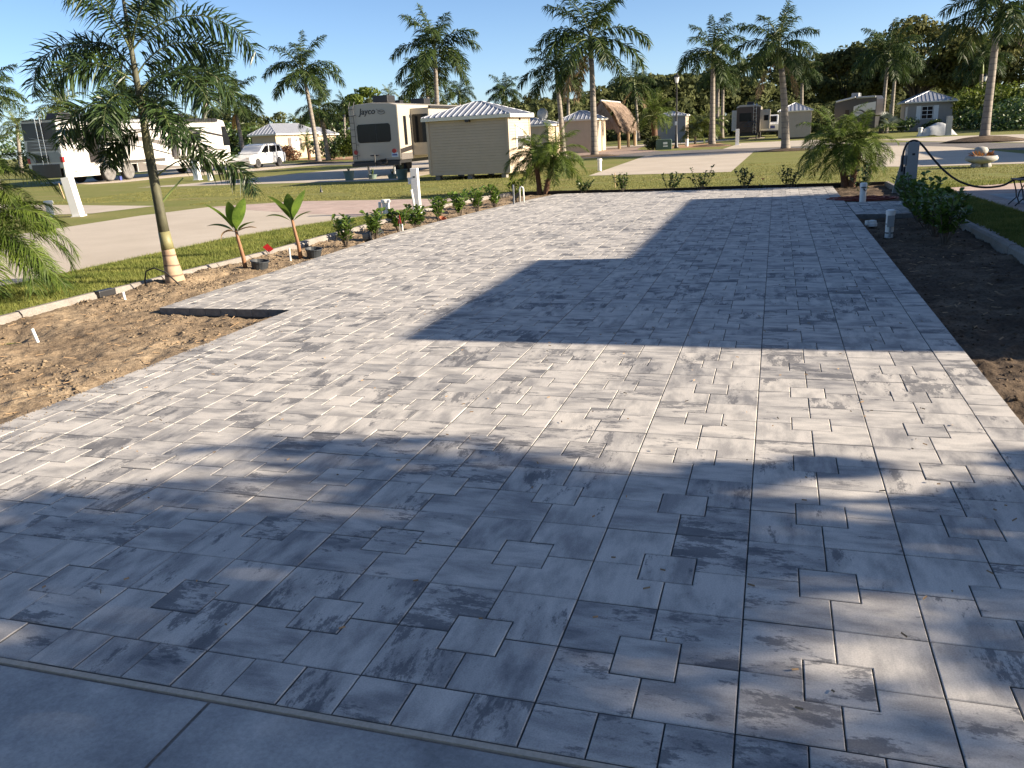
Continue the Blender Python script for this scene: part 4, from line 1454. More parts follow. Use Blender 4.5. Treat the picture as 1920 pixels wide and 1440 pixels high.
GPD = 'power and water pedestals beside the plots'
pd = pedestal(2.45, 15.3, .1, 1.17, GREY_BOX, "grey power pedestal with a black cable looped over its top", GPD, .19)
pedestal(-7.85, 16.0, .15, 1.03, WHITE, "white utility post standing behind the clusia shrubs of the left bed", GPD, .16, False)
pp = MB().tube([(0, 0, 0), (-.06, 0, .52), (-.065, 0, .58)], [.026, .026, .032], 8).build('leaning_pipe', PVC, None)
pp.location = (-7.72, 15.6, -.03)
tag(pp, "thin white pipe leaning against the white utility post", 'pipe')
pd2 = pedestal(-18.9, 17.3, .25, 1.12, WHITE, "broad white pedestal leaning back beside the far left driveway", GPD, .24, False, False)
pd2.rotation_euler = (0, -.12, .25)
pedestal(-30.4, 37.9, .1, 1.15, WHITE, "white pedestal in front of the motorhome front wheel", GPD, .3, False, False)
pedestal(-2.56, 59.85, .1, 1.1, WHITE, "white pedestal post at the edge of the mulch right of the lamp", GPD, .24, False, False)
pedestal(10.9, 61.3, .1, 1.25, GREY_BOX, "grey pedestal beside the tarp covered heap near the grey house", GPD, .3, False, False)
pedestal(-11.6, 72.5, .1, 1.3, PVC, "pale post seen between the legs of the thatched hut", GPD, .22, False, False)
GPS = 'short white marker posts'
for x, y, r, h, lab in [(-8.45, 15.6, .085, .38, "short white pipe pair beside the neighbouring brick apron"), (-28.7, 36.7, .14, .55, "short white post just right of the motorhome pedestal"),
                        (-19.9, 17.3, .10, .48, "short white post left of the broad leaning pedestal"), (-6.72, 31.95, .085, .5, "short white post at the left edge of the front drive"),
                        (-6.25, 62.5, .11, .55, "short pale post in the mulch right of the lamp"), (-10.0, 68.5, .1, .6, "short pale post on the grass behind the thatched hut"), (9.3, 62.0, .13, .6, "short white post left of the tarp covered heap")]:
    pipe_stub(x, y, -.03, r, h, lab, GPS, True, 'marker_post')
o = MB().lathe([(.035, 0), (.035, .30), (.02, .32)], 10, (-.13, -.05, 0)).build('valve_pipe', PVC, None)
o.location = (-8.45, 15.6, -.02)
tag(o, "thin valve pipe strapped beside the short white pipe by the brick apron", 'pipe')
cb = MB()
cpts = [(2.29, 15.2, .62), (2.28, 15.2, .80), (2.29, 15.19, .98), (2.33, 15.2, 1.11), (2.42, 15.22, 1.17), (2.52, 15.23, 1.16), (2.62, 15.22, 1.06), (2.78, 15.2, .85), (2.98, 15.15, .62), (3.2, 15.1, .44), (3.45, 15.05, .33), (3.7, 15.0, .30), (3.95, 14.98, .33), (4.05, 14.96, .41), (4.22, 14.95, .475), (4.6, 14.95, .475), (5.2, 14.9, .476), (6.0, 14.9, .35)]
P = np.array(cpts)
from_t = np.linspace(0, 1, len(P))
tt = np.linspace(0, 1, 60)
sm = np.stack([np.interp(tt, from_t, P[:, c]) for c in range(3)], -1)
for _ in range(2):
    sm[1:-1] = (sm[:-2] + 2 * sm[1:-1] + sm[2:]) / 4
cb.tube([tuple(q) for q in sm], .019, 8)
tag(cb.build('power_cable', RUBBER, None, smooth=True), "thick black power cable sagging from the grey pedestal to the side table", 'cable')
tb = thing('side_table', "dark folding side table with crossed legs on the neighbouring patio", 'table', (4.42, 14.9, 0), .1)
MB().box(-.34, .5, -.2, .2, .43, .455).build('tabletop', simple('brown_tabletop', (.09, .05, .04), .5, .2, 6), tb, .006)
for yy_ in (-.16, .16):
    MB().tube([(-.30, yy_, .43), (-.24, yy_, .24), (-.22, yy_, .12), (-.34, yy_, 0)], .011, 7).build('leg', BLACK, tb)
    MB().tube([(-.06, yy_, .43), (-.18, yy_, .22), (-.2, yy_, .1), (-.16, yy_, 0)], .011, 7).build('leg', BLACK, tb)
MB().tube([(-.26, -.16, .1), (.3, -.16, .1)], .008, 6).tube([(-.16, -.16, .3), (.4, -.16, .3)], .008, 6).build('rail', BLACK, tb)
ur = thing('stone_urn', "round white stone planter bowl with orange bromeliads on the right lawn", 'planter', (5.85, 26.2, -.02))
ur.scale = (.9, .9, .95)
b = MB()
for k in range(4):
    a = PI / 4 + k * PI / 2
    b.lathe([(.13, 0), (.15, .06), (.10, .14)], 9, (.2 * math.cos(a), .2 * math.sin(a), 0))
b.build('feet', STONE, ur)
MB().lathe([(.14, .10), (.34, .16), (.47, .22), (.49, .28), (.45, .35), (.40, .36), (.38, .32)], 24).build('bowl', STONE, ur, smooth=True)
MB().lathe([(.13, .40), (.20, .44), (.22, .52), (.17, .60), (.06, .63)], 10, (-.05, 0, 0), wob=[.05, -.05, .08, -.03]).build('rock', STONE, ur, smooth=True)
n_ = 70
an = rng.uniform(0, 2 * PI, n_)
P0 = np.stack([.22 * np.cos(an), .22 * np.sin(an), np.full(n_, .33)], -1)
v, f = leaf_cloud(P0, unit(np.stack([np.cos(an), np.sin(an), rng.uniform(.1, 1.3, n_)], -1)), np.tile([[0., 0, 1]], (n_, 1)), rng.uniform(.14, .26, n_), np.full(n_, .06))
link('bromeliads', mesh_np('bromeliads', v, f, [], BROM), ur)


# ------------------------------------------------------------------ sheds and houses
def hip_roof(root, x0, x1, y0, y1, ze, zp, oh, ribs='part', sp=.23, fascia=.13, fmat=None):
    a0, a1, b0, b1 = x0 - oh, x1 + oh, y0 - oh, y1 + oh
    lx, ly = a1 - a0, b1 - b0
    if lx >= ly:
        r0, r1 = (a0 + ly / 2, (b0 + b1) / 2, zp), (a1 - ly / 2, (b0 + b1) / 2, zp)
        if r1[0] - r0[0] < .02:
            r1 = (r0[0] + .02, r0[1], zp)
    else:
        r0, r1 = ((a0 + a1) / 2, b0 + lx / 2, zp), ((a0 + a1) / 2, b1 - lx / 2, zp)
    c = [(a0, b0, ze), (a1, b0, ze), (a1, b1, ze), (a0, b1, ze)]
    m = MB()
    if lx >= ly:
        m.add(c + [r0, r1], [(0, 1, 5, 4), (1, 2, 5), (2, 3, 4, 5), (3, 0, 4), (3, 2, 1, 0)])
    else:
        m.add(c + [r0, r1], [(0, 1, 4), (1, 2, 5, 4), (2, 3, 5), (3, 0, 4, 5), (3, 2, 1, 0)])
    rr_ = []
    def rib(p, q):
        b = MB()
        p, q = Vector(p), Vector(q)
        d = (q - p)
        if d.length < .12:
            return
        sd_ = Vector((0, 0, 1)).cross(d).normalized()
        up = d.normalized().cross(sd_) * -1
        if up.z < 0:
            up = -up
        w, h = .022, .032
        vs = [p - sd_ * w, p + sd_ * w, p + sd_ * w * .5 + up * h, p - sd_ * w * .5 + up * h, q - sd_ * w, q + sd_ * w, q + sd_ * w * .5 + up * h, q - sd_ * w * .5 + up * h]
        b.add(vs, [(0, 1, 2, 3), (4, 7, 6, 5), (0, 4, 5, 1), (1, 5, 6, 2), (2, 6, 7, 3), (3, 7, 4, 0)])
        rr_.append(b)
    hh = zp - ze
    half = min(lx, ly) / 2
    x = a0 + sp / 2
    while x < a1:
        for yb, sg in ((b0, 1), (b1, -1)):
            run = min(x - a0, a1 - x, half) if lx >= ly else min(x - a0, a1 - x)
            rib((x, yb, ze), (x, yb + sg * run, ze + hh * run / half))
        x += sp
    y = b0 + sp / 2
    while y < b1:
        for xb, sg in ((a0, 1), (a1, -1)):
            run = min(y - b0, b1 - y, half)
            rib((xb, y, ze), (xb + sg * run, y, ze + hh * run / half))
        y += sp
    for k, p in enumerate(c):
        q = r0 if (k in (0, 3)) else r1
        if lx < ly:
            q = r0 if k in (0, 1) else r1
        rib(p, q)
    rib(r0, r1)
    if ribs == 'part':
        ro = m.build('roof', ROOFM, root)
        for b in rr_:
            b.build('roof_rib', ROOFM, ro)
    else:
        for b in rr_:
            m.add(b.v, b.f)
        ro = m.build('roof', ROOFM, root)
    fb = MB()
    t = .025
    fb.box(a0 - t, a1 + t, b0 - t, b0, ze - fascia, ze - .004).box(a0 - t, a1 + t, b1, b1 + t, ze - fascia, ze - .004)
    fb.box(a0 - t, a0, b0, b1, ze - fascia, ze - .004).box(a1, a1 + t, b0, b1, ze - fascia, ze - .004)
    fb.box(a0, a1, b0, b1, ze - fascia * .9, ze - fascia * .8)
    fb.build('fascia', fmat or TRIM, root)
    return ro


def siding_wall(x0, x1, y0, y1, z0, z1, step):
    """lapped boards: each course leans out at its foot."""
    b = MB()
    z = z0
    while z < z1 - .01:
        zt = min(z + step, z1)
        ring = lambda e, zz: [(x0 - e, y0 - e, zz), (x1 + e, y0 - e, zz), (x1 + e, y1 + e, zz), (x0 - e, y1 + e, zz)]
        vs = ring(.006, z) + ring(.020, z + .003) + ring(.016, zt - .012) + ring(.006, zt - .009) + ring(.006, zt)
        fs = []
        for r in range(4):
            for k in range(4):
                fs.append((r * 4 + k, r * 4 + (k + 1) % 4, (r + 1) * 4 + (k + 1) % 4, (r + 1) * 4 + k))
        b.add(vs, fs)
        z = zt
    return b


sh = thing('storage_shed', "large tan storage shed with lapped siding and a ribbed metal roof", 'shed', (-12.95, 29.3, 0))
siding_wall(0, 3.25, 0, 2.95, .22, 2.22, .105).build('wall', SIDING, sh)
hip_roof(sh, 0, 3.25, 0, 2.95, 2.34, 2.88, .17, 'part', .235)
for zx in (0, 3.25):
    for zy in (0, 2.95):
        MB().box(zx - .05, zx + .05, zy - .05, zy + .05, .22, 2.235).build('corner_trim', SIDING, sh)
for x_, y_ in ((.25, .2), (1.6, .2), (3.0, .2), (.25, 2.7), (1.6, 2.7), (3.0, 2.7)):
    MB().box(x_ - .09, x_ + .09, y_ - .15, y_ + .15, -.02, .22).build('block', KERBM, sh)
MB().box(-.02, 3.27, -.02, 2.97, .17, .222).build('floor_frame', SIDING, sh)
MB().box(3.268, 3.30, .95, 1.95, 1.02, 1.98).build('window_panel', WHITE, sh, .01)
ac = MB().box(3.30, 3.62, 1.15, 1.85, 1.12, 1.52).build('air_conditioner', GREY_BOX, sh, .015)
b = MB()
for k in range(7):
    b.box(3.621, 3.628, 1.2, 1.8, 1.16 + k * .05, 1.185 + k * .05)
b.build('grille_slat', BLACK, ac)
MB().box(3.27, 3.33, 1.5, 1.56, 2.1, 2.2).build('light_fitting', BLACK, sh)
MB().box(1.62, 1.78, -.22, -.02, 2.12, 2.2).build('flood_light', BLACK, sh)
sh2 = thing('shed', "plain tan shed half hidden by the big royal palm, beside the thatched hut", 'shed', (-14.55, 57.5, 0))
MB().box(0, 2.35, 0, 4.6, 0, 2.2).build('wall', STUCCO, sh2, .01)
hip_roof(sh2, 0, 2.35, 0, 4.6, 2.26, 2.85, .14, 'in', .3, .1)
sh3 = thing('shed', "grey brown shed with a pointed white metal roof, right of the dark trailer", 'shed', (.15, 70, 0))
MB().box(0, 2.45, 0, 2.9, .12, 2.1).build('wall', STUCCO2, sh3, .01)
MB().box(.1, 2.35, .1, 2.8, -.02, .12).build('base', BLACK, sh3)
hip_roof(sh3, 0, 2.45, 0, 2.9, 2.14, 2.75, .1, 'in', .3, .08)
sh4 = thing('shed', "small shed with weathered pale door behind the round headed date palm", 'shed', (-11.2, 82, 0))
MB().box(0, 2.9, 0, 3, 0, 2.35).build('wall', STUCCO2, sh4, .01)
MB().box(2.9, 2.94, .4, 2.4, .05, 2.1).build('door', STUCCO, sh4, .01)
hip_roof(sh4, 0, 2.9, 0, 3, 2.38, 2.8, .1, 'in', .3, .1)
sh5 = thing('shed', "low cream shed peeking out right of the large storage shed", 'shed', (-16.5, 49, 0))
MB().box(0, 3.25, 0, 3.2, 0, 1.95).build('wall', STUCCO, sh5, .01)
hip_roof(sh5, 0, 3.25, 0, 3.2, 2.0, 2.5, .14, 'in', .3, .1)
MB().lathe([(.02, -.05), (.25, .02), (.36, .1), (.35, .12), (.22, .04), (.02, -.02)], 14, (2.6, 1.2, 2.62), axis='y').tube([(2.6, 1.2, 2.2), (2.6, 1.2, 2.62)], .03, 6).build('satellite_dish', GREY_BOX, sh5)
sh6 = thing('shed', "narrow tan shed edge just left of the travel trailer ladder", 'shed', (-31.2, 58, 0))
MB().box(0, 3, 0, 3, 0, 2.5).build('wall', STUCCO2, sh6, .01)
hip_roof(sh6, 0, 3, 0, 3, 2.55, 3.0, .15, 'in', .3, .1)


def window_unit(root, mb_frame, mb_glass, fm=None):
    fr = mb_frame.build('window', fm or WHITE, root)
    mb_glass.build('pane', GLASS, fr)
    return fr


hl = thing('small_house', "small tan house with a white hip roof and one shuttered window on the left", 'house', (-53.4, 78.0, 0))
MB().box(0, 2.9, 0, 8.8, 0, 2.62).build('wall', STUCCO, hl, .01)
hip_roof(hl, 0, 2.9, 0, 8.8, 2.68, 3.75, .3, 'in', .4, .14)
MB().box(2.92, 2.97, 2.4, 2.9, .95, 2.2).box(2.92, 2.97, 4.6, 5.1, .95, 2.2).build('shutter', simple('dark_shutter', (.16, .14, .13), .6, .1, 8), hl)
MB().box(2.92, 2.98, 2.95, 4.55, .95, 2.2).build('window', WHITE, hl)
hw = MB().box(2.0, 2.9, 8.82, 13.2, 0, 2.4).build('wing_wall', STUCCO, hl)
hip_roof(hl, 0, 2.9, 8.9, 13.2, 2.46, 3.3, .28, 'in', .4, .12)
hr = thing('grey_house', "small grey house with white shutters and a ribbed blue white roof", 'house', (10.55, 78, 0), -.04)
MB().box(0, 3.35, 0, 3.2, 0, 2.3).build('wall', STUCCO2, hr, .01)
MB().box(-.03, 0.05, 3.3, 6.8, 0, 2.3).box(-1.0, -.85, 6.6, 6.75, 0, 2.3).build('porch_wall', STUCCO, hr, .01)
hip_roof(hr, 0, 3.35, 0, 7.0, 2.36, 3.2, .32, 'in', .3, .1)
wfr = MB().box(1.02, 1.9, -.03, -.002, .95, 1.98).build('window', WHITE, hr)
b = MB()
for k in range(2):
    for q in range(3):
        b.box(1.06 + k * .42, 1.44 + k * .42, -.034, -.03, .99 + q * .33, 1.28 + q * .33)
b.build('pane', GLASS, wfr)
for x_ in (.62, 1.94):
    MB().box(x_, x_ + .36, -.035, -.002, .9, 2.02).build('shutter', WHITE, hr)
MB().box(-.04, -.005, .35, 1.9, .1, 2.0).build('porch_door', WHITE, hr)
h3 = thing('shed', "pale shed with a low white roof cut off by the right picture edge", 'shed', (20.6, 77, 0))
MB().box(0, 4, 0, 4, 0, 2.5).build('wall', STUCCO2, h3, .01)
hip_roof(h3, 0, 4, 0, 4, 2.55, 3.2, .25, 'in', .35, .12)


# thatched hut
th = thing('thatched_hut', "open thatched hut with a steep shaggy palm roof on wooden posts", 'hut', (-12.75, 63.3, 0))
for x_ in (-1.3, 1.3):
    for y_ in (.3, 4.6, 7.9):
        MB().tube([(x_, y_, -.05), (x_ * .98, y_, 1.75)], .12, 8).build('post', WOOD, th)
b = MB()
for sg in (-1, 1):
    prof = [(0, 3.58), (.5, 3.2), (.93, 2.62), (1.25, 1.98), (1.46, 1.38)]
    Y = np.linspace(0, 8.2, 14)
    vs, fs = [], []
    for (px, pz) in prof:
        for y_ in Y:
            vs.append((sg * (px + random.gauss(0, .03)), y_ + random.gauss(0, .03), pz + random.gauss(0, .04)))
    for r in range(len(prof) - 1):
        for k in range(13):
            fs.append((r * 14 + k, r * 14 + k + 1, (r + 1) * 14 + k + 1, (r + 1) * 14 + k))
    b.add(vs, fs)
b.add([(-1.4, .02, 1.45), (1.4, .02, 1.45), (0, .02, 3.5)], [(0, 1, 2)])
b.add([(-1.4, 8.15, 1.45), (1.4, 8.15, 1.45), (0, 8.15, 3.5)], [(0, 1, 2)])
n_ = 3200
sgn = np.where(rng.random(n_) < .75, 1, -1)
t_ = rng.random(n_)
yb = rng.uniform(-.1, 8.3, n_)
xb = np.interp(t_, [0, .25, .5, .75, 1], [0, .5, .93, 1.25, 1.46])
zb = np.interp(t_, [0, .25, .5, .75, 1], [3.58, 3.2, 2.62, 1.98, 1.38])
P0 = np.stack([sgn * xb, yb, zb + .03], -1)
D0 = unit(np.stack([sgn * .55 + rng.normal(0, .1, n_), rng.normal(0, .25, n_), -1 + rng.normal(0, .15, n_)], -1))
ln = rng.uniform(.22, .55, n_)
wv = np.stack([0 * ln, np.full(n_, .05), 0 * ln], -1)
off = np.stack([sgn * .05, 0 * ln, np.full(n_, .03)], -1)
V = np.stack([P0 - wv, P0 + wv, P0 + D0 * ln[:, None] + wv * .4 + off, P0 + D0 * ln[:, None] - wv * .4 + off], 1).reshape(-1, 3)
n2 = 420     # ragged fringe on the front gable
tg = rng.random(n2)
sg2 = np.where(rng.random(n2) < .5, 1, -1)
Pg = np.stack([sg2 * tg * 1.4, np.full(n2, -.03), 3.5 - tg * 2.05], -1)
lg = rng.uniform(.25, .6, n2)
Dg = unit(np.stack([rng.normal(0, .12, n2), np.full(n2, -.12), -np.ones(n2)], -1))
wg = np.stack([np.full(n2, .045), 0 * lg, 0 * lg], -1)
V2 = np.stack([Pg - wg, Pg + wg, Pg + Dg * lg[:, None] + wg * .3, Pg + Dg * lg[:, None] - wg * .3], 1).reshape(-1, 3)
b.add([tuple(q) for q in np.concatenate([V, V2])], [tuple(4 * k + np.array([0, 1, 2, 3])) for k in range(n_ + n2)])
b.build('thatch_roof', THATCH, th)
MB().tube([(0, -.1, 3.58), (0, 8.3, 3.58)], .07, 7).build('ridge_pole', SILVERV, th)

# street lamps
def lamp(x, y, h, label):
    root = thing('street_lamp', label, 'street lamp', (x, y, -.02), 0, 'black post street lamps')
    MB().lathe([(.16, 0), (.16, .12), (.11, .2), (.09, .9), (.065, 1.0), (.05, h - .55), (.07, h - .5), (.05, h - .42)], 12).build('post', BLACK, root, smooth=True)
    MB().lathe([(.09, h - .42), (.16, h - .08), (.16, h - .06)], 8).build('lantern', LAMPG, root)
    MB().lathe([(.2, h - .06), (.19, h - .03), (.07, h + .1), (.03, h + .2), (.01, h + .24)], 8).build('cap', BLACK, root)
    return root


l1 = lamp(-6.58, 58.5, 4.72, "tall black street lamp between the date palm and a royal palm")
MB().box(-.1, .06, -.09, -.075, 1.55, 1.8).build('notice', WHITE, l1)
lamp(17.3, 84, 4.3, "small far street lamp above the hedge left of the thick trunk")
cbx = thing('utility_cabinet', "dark green utility cabinet with two small white labels beside the lamp", 'cabinet', (-7.25, 57.2, -.02), .1)
MB().prism([(-.55, 0), (.5, 0), (.5, .62), (.42, .68), (-.45, .68), (-.55, .58)], -.5, .5, 'y').build('body', GREENBOX, cbx, .02)
MB().box(-.06, .22, -.508, -.501, .36, .50).build('label_plate', WHITE, cbx)
MB().box(-.06, .24, -.508, -.501, .20, .28).build('label_plate', WHITE, cbx)


# ------------------------------------------------------------------ vehicles
def wheel(root, c, r, w, axis='y', cover=False, side=-1, rimmat=None):
    t = MB().lathe([(r * .62, -w / 2), (r * .93, -w / 2), (r, -w / 2 + .03), (r, w / 2 - .03), (r * .93, w / 2), (r * .62, w / 2)], 22, c, axis=axis).build('wheel', RUBBER, root, smooth=False)
    s_ = side
    if cover:
        prof = [(r * .93, s_ * (w / 2 + .005)), (r * .85, s_ * (w / 2 + .035)), (r * .5, s_ * (w / 2 + .02)), (.02, s_ * (w / 2 + .045))]
        MB().lathe(prof, 22, c, axis=axis).build('wheel_cover', WCOVER, t)
    else:
        b = MB()
        b.lathe([(r * .62, s_ * (w / 2 - .06)), (.02, s_ * (w / 2 - .08))], 18, c, axis=axis)
        for k in range(5):
            a = k * 2 * PI / 5
            p0 = Vector((math.cos(a) * r * .1, 0, math.sin(a) * r * .1))
            p1 = Vector((math.cos(a) * r * .62, 0, math.sin(a) * r * .62))
            d = Vector((-math.sin(a), 0, math.cos(a))) * r * .085
            yv = Vector((0, s_ * (w / 2 - .015), 0))
            q = [p0 - d, p0 + d, p1 + d, p1 - d]
            o_ = Vector(c)
            b.add([tuple(o_ + p + yv) for p in q] + [tuple(o_ + p + yv * .3) for p in q], [(0, 1, 2, 3), (0, 4, 5, 1), (1, 5, 6, 2), (2, 6, 7, 3), (3, 7, 4, 0)])
        b.lathe([(r * .66, s_ * (w / 2 - .03)), (r * .66, s_ * (w / 2 + .002)), (r * .6, s_ * (w / 2 + .002)), (r * .6, s_ * (w / 2 - .05))], 20, c, axis=axis)
        b.build('rim', rimmat or RIM, t)
    return t


def text_mesh(name, s_, size, mat, parent, M, extrude=.004, shear=0.):
    cu = bpy.data.curves.new(name, 'FONT')
    cu.body = s_
    cu.size = size
    cu.extrude = extrude
    cu.shear = shear
    cu.offset = size * .012
    cu.resolution_u = 3
    cu.align_x = 'CENTER'
    to = bpy.data.objects.new(name, cu)
    col.objects.link(to)
    dg = bpy.context.evaluated_depsgraph_get()
    me = bpy.data.meshes.new_from_object(to.evaluated_get(dg))
    bpy.data.objects.remove(to)
    bpy.data.curves.remove(cu)
    me.materials.clear()
    me.materials.append(mat)
    o = link(name, me, parent)
    o.matrix_local = M
    return o


def panel_y(poly, y, t=.006):
    """flat piece lying on a side wall: poly in (x, z)."""
    return MB().prism(poly, y - t, y, 'y')


# --- travel trailer, tail towards the camera (local x = forward, y = left)
tr = thing('travel_trailer', "cream travel trailer parked with its lettered tail and ladder towards us", 'trailer', (-15.98, 33.3, 0), PI / 2)
prof = [(0, .72), (0, 3.08), (.35, 3.17), (1.21, 3.22), (2.07, 3.17), (2.42, 3.08), (2.42, .72)]
MB().prism(prof, 0, 9.5, 'x').build('body', RVC, tr, .05, False, 2)
MB().box(-.03, 9.4, .06, 2.36, .58, .715).build('chassis', BLACK, tr)
MB().box(-.16, -.02, .02, 2.40, .50, .66).build('bumper', BLACK, tr, .02)
wm = MB().prism([(.50, 1.52), (.42, 1.60), (.42, 2.24), (.50, 2.32), (1.98, 2.32), (2.06, 2.24), (2.06, 1.60), (1.98, 1.52)], -.012, .0, 'x').build('window', GLASS, tr)
MB().box(-.016, -.011, 1.10, 1.13, 1.54, 2.30).build('window_bar', BLACK, wm)
ld = MB()
for y_ in (2.12, 2.34):
    ld.tube([(-.10, y_, .80), (-.10, y_, 3.05), (.1, y_, 3.3)], .014, 6)
for k in range(8):
    ld.tube([(-.10, 2.12, .95 + k * .29), (-.10, 2.34, .95 + k * .29)], .011, 6)
for z_ in (.98, 1.45, 2.72):
    ld.tube([(-.10, 2.06, z_), (-.0, 2.06, z_)], .012, 5).tube([(-.10, 2.02, z_), (-.10, 2.12, z_)], .012, 5)
ld.build('ladder', BLACK, tr)
for y_ in (.32, 2.22):
    MB().lathe([(.10, -.02), (.10, 0), (.06, 0)], 12, (-.005, y_, 1.12), axis='x').build('tail_light', TAIL, tr)
pt = MB().box(-.012, -.002, .14, .46, .86, 1.05).build('licence_plate', PLATE, tr)
MB().box(-.016, -.012, .18, .42, .92, .98).build('plate_text_band', LBLUE, pt)
mj = Matrix(((0, 0, -1, -.012), (-1, 0, 0, 1.48), (0, 1, 0, 2.74), (0, 0, 0, 1)))
text_mesh('lettering', "Jayco", .37, BLACK, tr, mj, .004, .18)
b = MB()
for r_ in (.145, .10):
    pass
ring = []
for k in range(21):
    a = 2 * PI * k / 20
    ring.append((-.012, .78 + .17 * math.cos(a), 2.80 + .085 * math.sin(a)))
b.tube(ring, .013, 5)
b.tube([(-.012, 1.02, 2.94), (-.012, .92, 2.86), (-.012, .8, 2.80), (-.012, .66, 2.82)], [.006, .016, .02, .006], 5)
b.build('bird_emblem', RVG, tr)
b = MB()
b.tube([(-.25, 1.2, .5), (-.22, 1.2, 1.0)], .03, 6).tube([(-.18, 1.42, .96), (-.18, 1.02, .96)], .03, 6).tube([(-.18, 1.1, .72), (-.18, .66, .8)], .03, 6)
b.tube([(-.2, .62, .72), (-.2, .66, .62), (-.2, .74, .58), (-.2, .92, .58), (-.2, .98, .66), (-.2, .94, .76), (-.2, .62, .78)], .035, 6)
b.build('bike_rack', BLACK, tr)
for y_ in (.55, 1.85):
    MB().tube([(.35, y_, .6), (.35, y_, .02)], .05, 7).box(.23, .47, y_ - .12, y_ + .12, -.01, .03).build('stabiliser_jack', GREY_BOX, tr)
for x_ in (4.6, 5.6):
    wheel(tr, (x_, .18, .36), .36, .24, 'y', False, -1)
    wheel(tr, (x_, 2.24, .36), .36, .24, 'y', False, 1)
MB().box(.9, 1.75, .85, 1.6, 3.22, 3.55).build('air_conditioner', BLACK, tr, .05)
MB().box(5.2, 6.0, .85, 1.6, 3.22, 3.5).build('air_conditioner', BLACK, tr, .05)
MB().box(2.6, 3.0, 1.0, 1.4, 3.22, 3.36).build('roof_vent', BLACK, tr, .03)
so = MB().box(1.35, 6.2, -.92, -.004, .86, 2.92).build('slide_out', RVC, tr, .03)
MB().prism([(-.80, 1.42), (-.84, 1.47), (-.84, 2.62), (-.80, 2.66), (-.12, 2.66), (-.08, 2.62), (-.08, 1.47), (-.12, 1.42)], 1.338, 1.349, 'x').build('slide_window', GLASS, so)
MB().box(1.3, 6.2, -1.02, -.93, 2.90, 3.0).build('slide_awning', BLACK, so)
MB().box(.52, .82, -.016, -.001, 1.35, 2.6).build('side_window', GLASS, tr)
MB().prism([(0.02, 1.0), (1.3, 1.12), (1.3, 1.32), (0.02, 1.2)], -.008, -.001, 'y').build('side_stripe', RVD, tr)
MB().box(.02, 1.3, -.012, -.001, .73, 1.0).build('side_skirt', RVG, tr)

# --- big motorhome on the left
mh = thing('motorhome', "long white motorhome with charcoal swooshes and covered rear wheels", 'motorhome', (-38.7, 37.2, 0), PI / 2)
mh.scale = (.957, 1, 1)
LB = 16.6
MB().prism([(0, .95), (0, 3.50), (.12, 3.62), (2.44, 3.62), (2.56, 3.50), (2.56, .95)], .0, LB - 1.0, 'x').build('body', RVW, mh, .06, False, 2)
MB().prism([(LB - 1.02, .62), (LB - 1.02, 3.6), (LB - .35, 3.5), (LB, 2.6), (LB + .05, 1.4), (LB - .1, .62)], .03, 2.53, 'y').build('front_cap', RVW, mh, .08, False, 2)
MB().prism([(LB - .85, 1.75), (LB - .85, 3.1), (LB - .3, 3.1), (LB + .02, 2.3), (LB + .05, 1.75)], -.004, 2.564, 'y').build('windscreen', GLASS, mh)
sk = MB()
for a, b_ in ((0, 2.75), (6.15, 12.9), (14.55, LB - .05)):
    sk.box(a, b_, .012, .10, .42, .96)
sk.box(2.75, 6.15, .012, .10, .93, 1.12).box(12.9, 14.55, .012, .10, .93, 1.1)
sk.box(3.68 + .57, 4.2 + .42, .012, .10, .5, .96)
sk.build('skirt', RVW, mh)
MB().box(.05, LB - .4, .30, 2.5, .45, .94).build('chassis', BLACK, mh)
for x_ in (3.6, 5.3, 13.7):
    wheel(mh, (x_, .17, .54), .54, .30, 'y', True, -1)
    wheel(mh, (x_, 2.39, .54), .54, .30, 'y', False, 1)
# side graphics, on the sunlit right hand side (y = 0)
Yg = -.006
panel_y([(0, 3.05), (2.1, 3.03), (2.1, 2.88), (0, 2.9)], Yg).build('upper_stripe', RVD, mh)
panel_y([(0, 2.72), (2.1, 2.72), (2.1, 2.28), (1.2, 2.30), (0, 2.28)], Yg).build('grey_band', RVG, mh)
s1 = MB().box(2.9, 9.0, -.55, -.004, 1.16, 3.18).build('slide_out', RVW, mh, .02)
panel_y([(2.9, 3.0), (8, 2.98), (8.4, 2.90), (2.9, 2.9)], -.556).build('slide_stripe', RVD, s1)
sw = [(2.92, 2.72), (4.8, 2.68), (6.6, 2.5), (8.98, 2.1), (8.98, 1.86), (6.6, 2.26), (4.8, 2.34), (2.92, 2.36)]
panel_y(sw, -.556).build('slide_swoosh', RVG, s1)
panel_y([(3.4, 2.24), (5.2, 2.08), (7.0, 1.82), (8.98, 1.40), (8.98, 1.34), (7.0, 1.74), (5.2, 2.03)], -.556).build('slide_line', RVD, s1)
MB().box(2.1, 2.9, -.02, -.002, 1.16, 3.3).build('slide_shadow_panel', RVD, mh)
s2 = MB().box(9.9, 15.0, -.55, -.004, 1.20, 3.12).build('slide_out', RVW, mh, .02)
panel_y([(9.92, 2.95), (12.5, 2.85), (14.98, 2.5), (14.98, 2.36), (12.5, 2.7), (9.92, 2.82)], -.556).build('slide_swoosh', RVD, s2)
panel_y([(9.92, 2.3), (11.5, 1.9), (13.5, 1.62), (14.98, 1.5), (14.98, 1.42), (13.5, 1.5), (11.5, 1.74), (9.92, 2.12)], -.556).build('slide_line', RVG, s2)
MB().box(10.8, 12.4, -.562, -.552, 2.1, 2.72).build('slide_window', GLASS, s2)
MB().box(9.02, 9.88, -.02, -.002, 1.16, 3.3).build('slide_gap', RVD, mh)
MB().prism([(6.2, .44), (12.8, .44), (12.8, .62), (11.2, .56), (9.2, .66), (7.6, .86), (6.6, .95), (6.2, .95)], .002, .011, 'y').build('skirt_swoosh', RVG, mh)
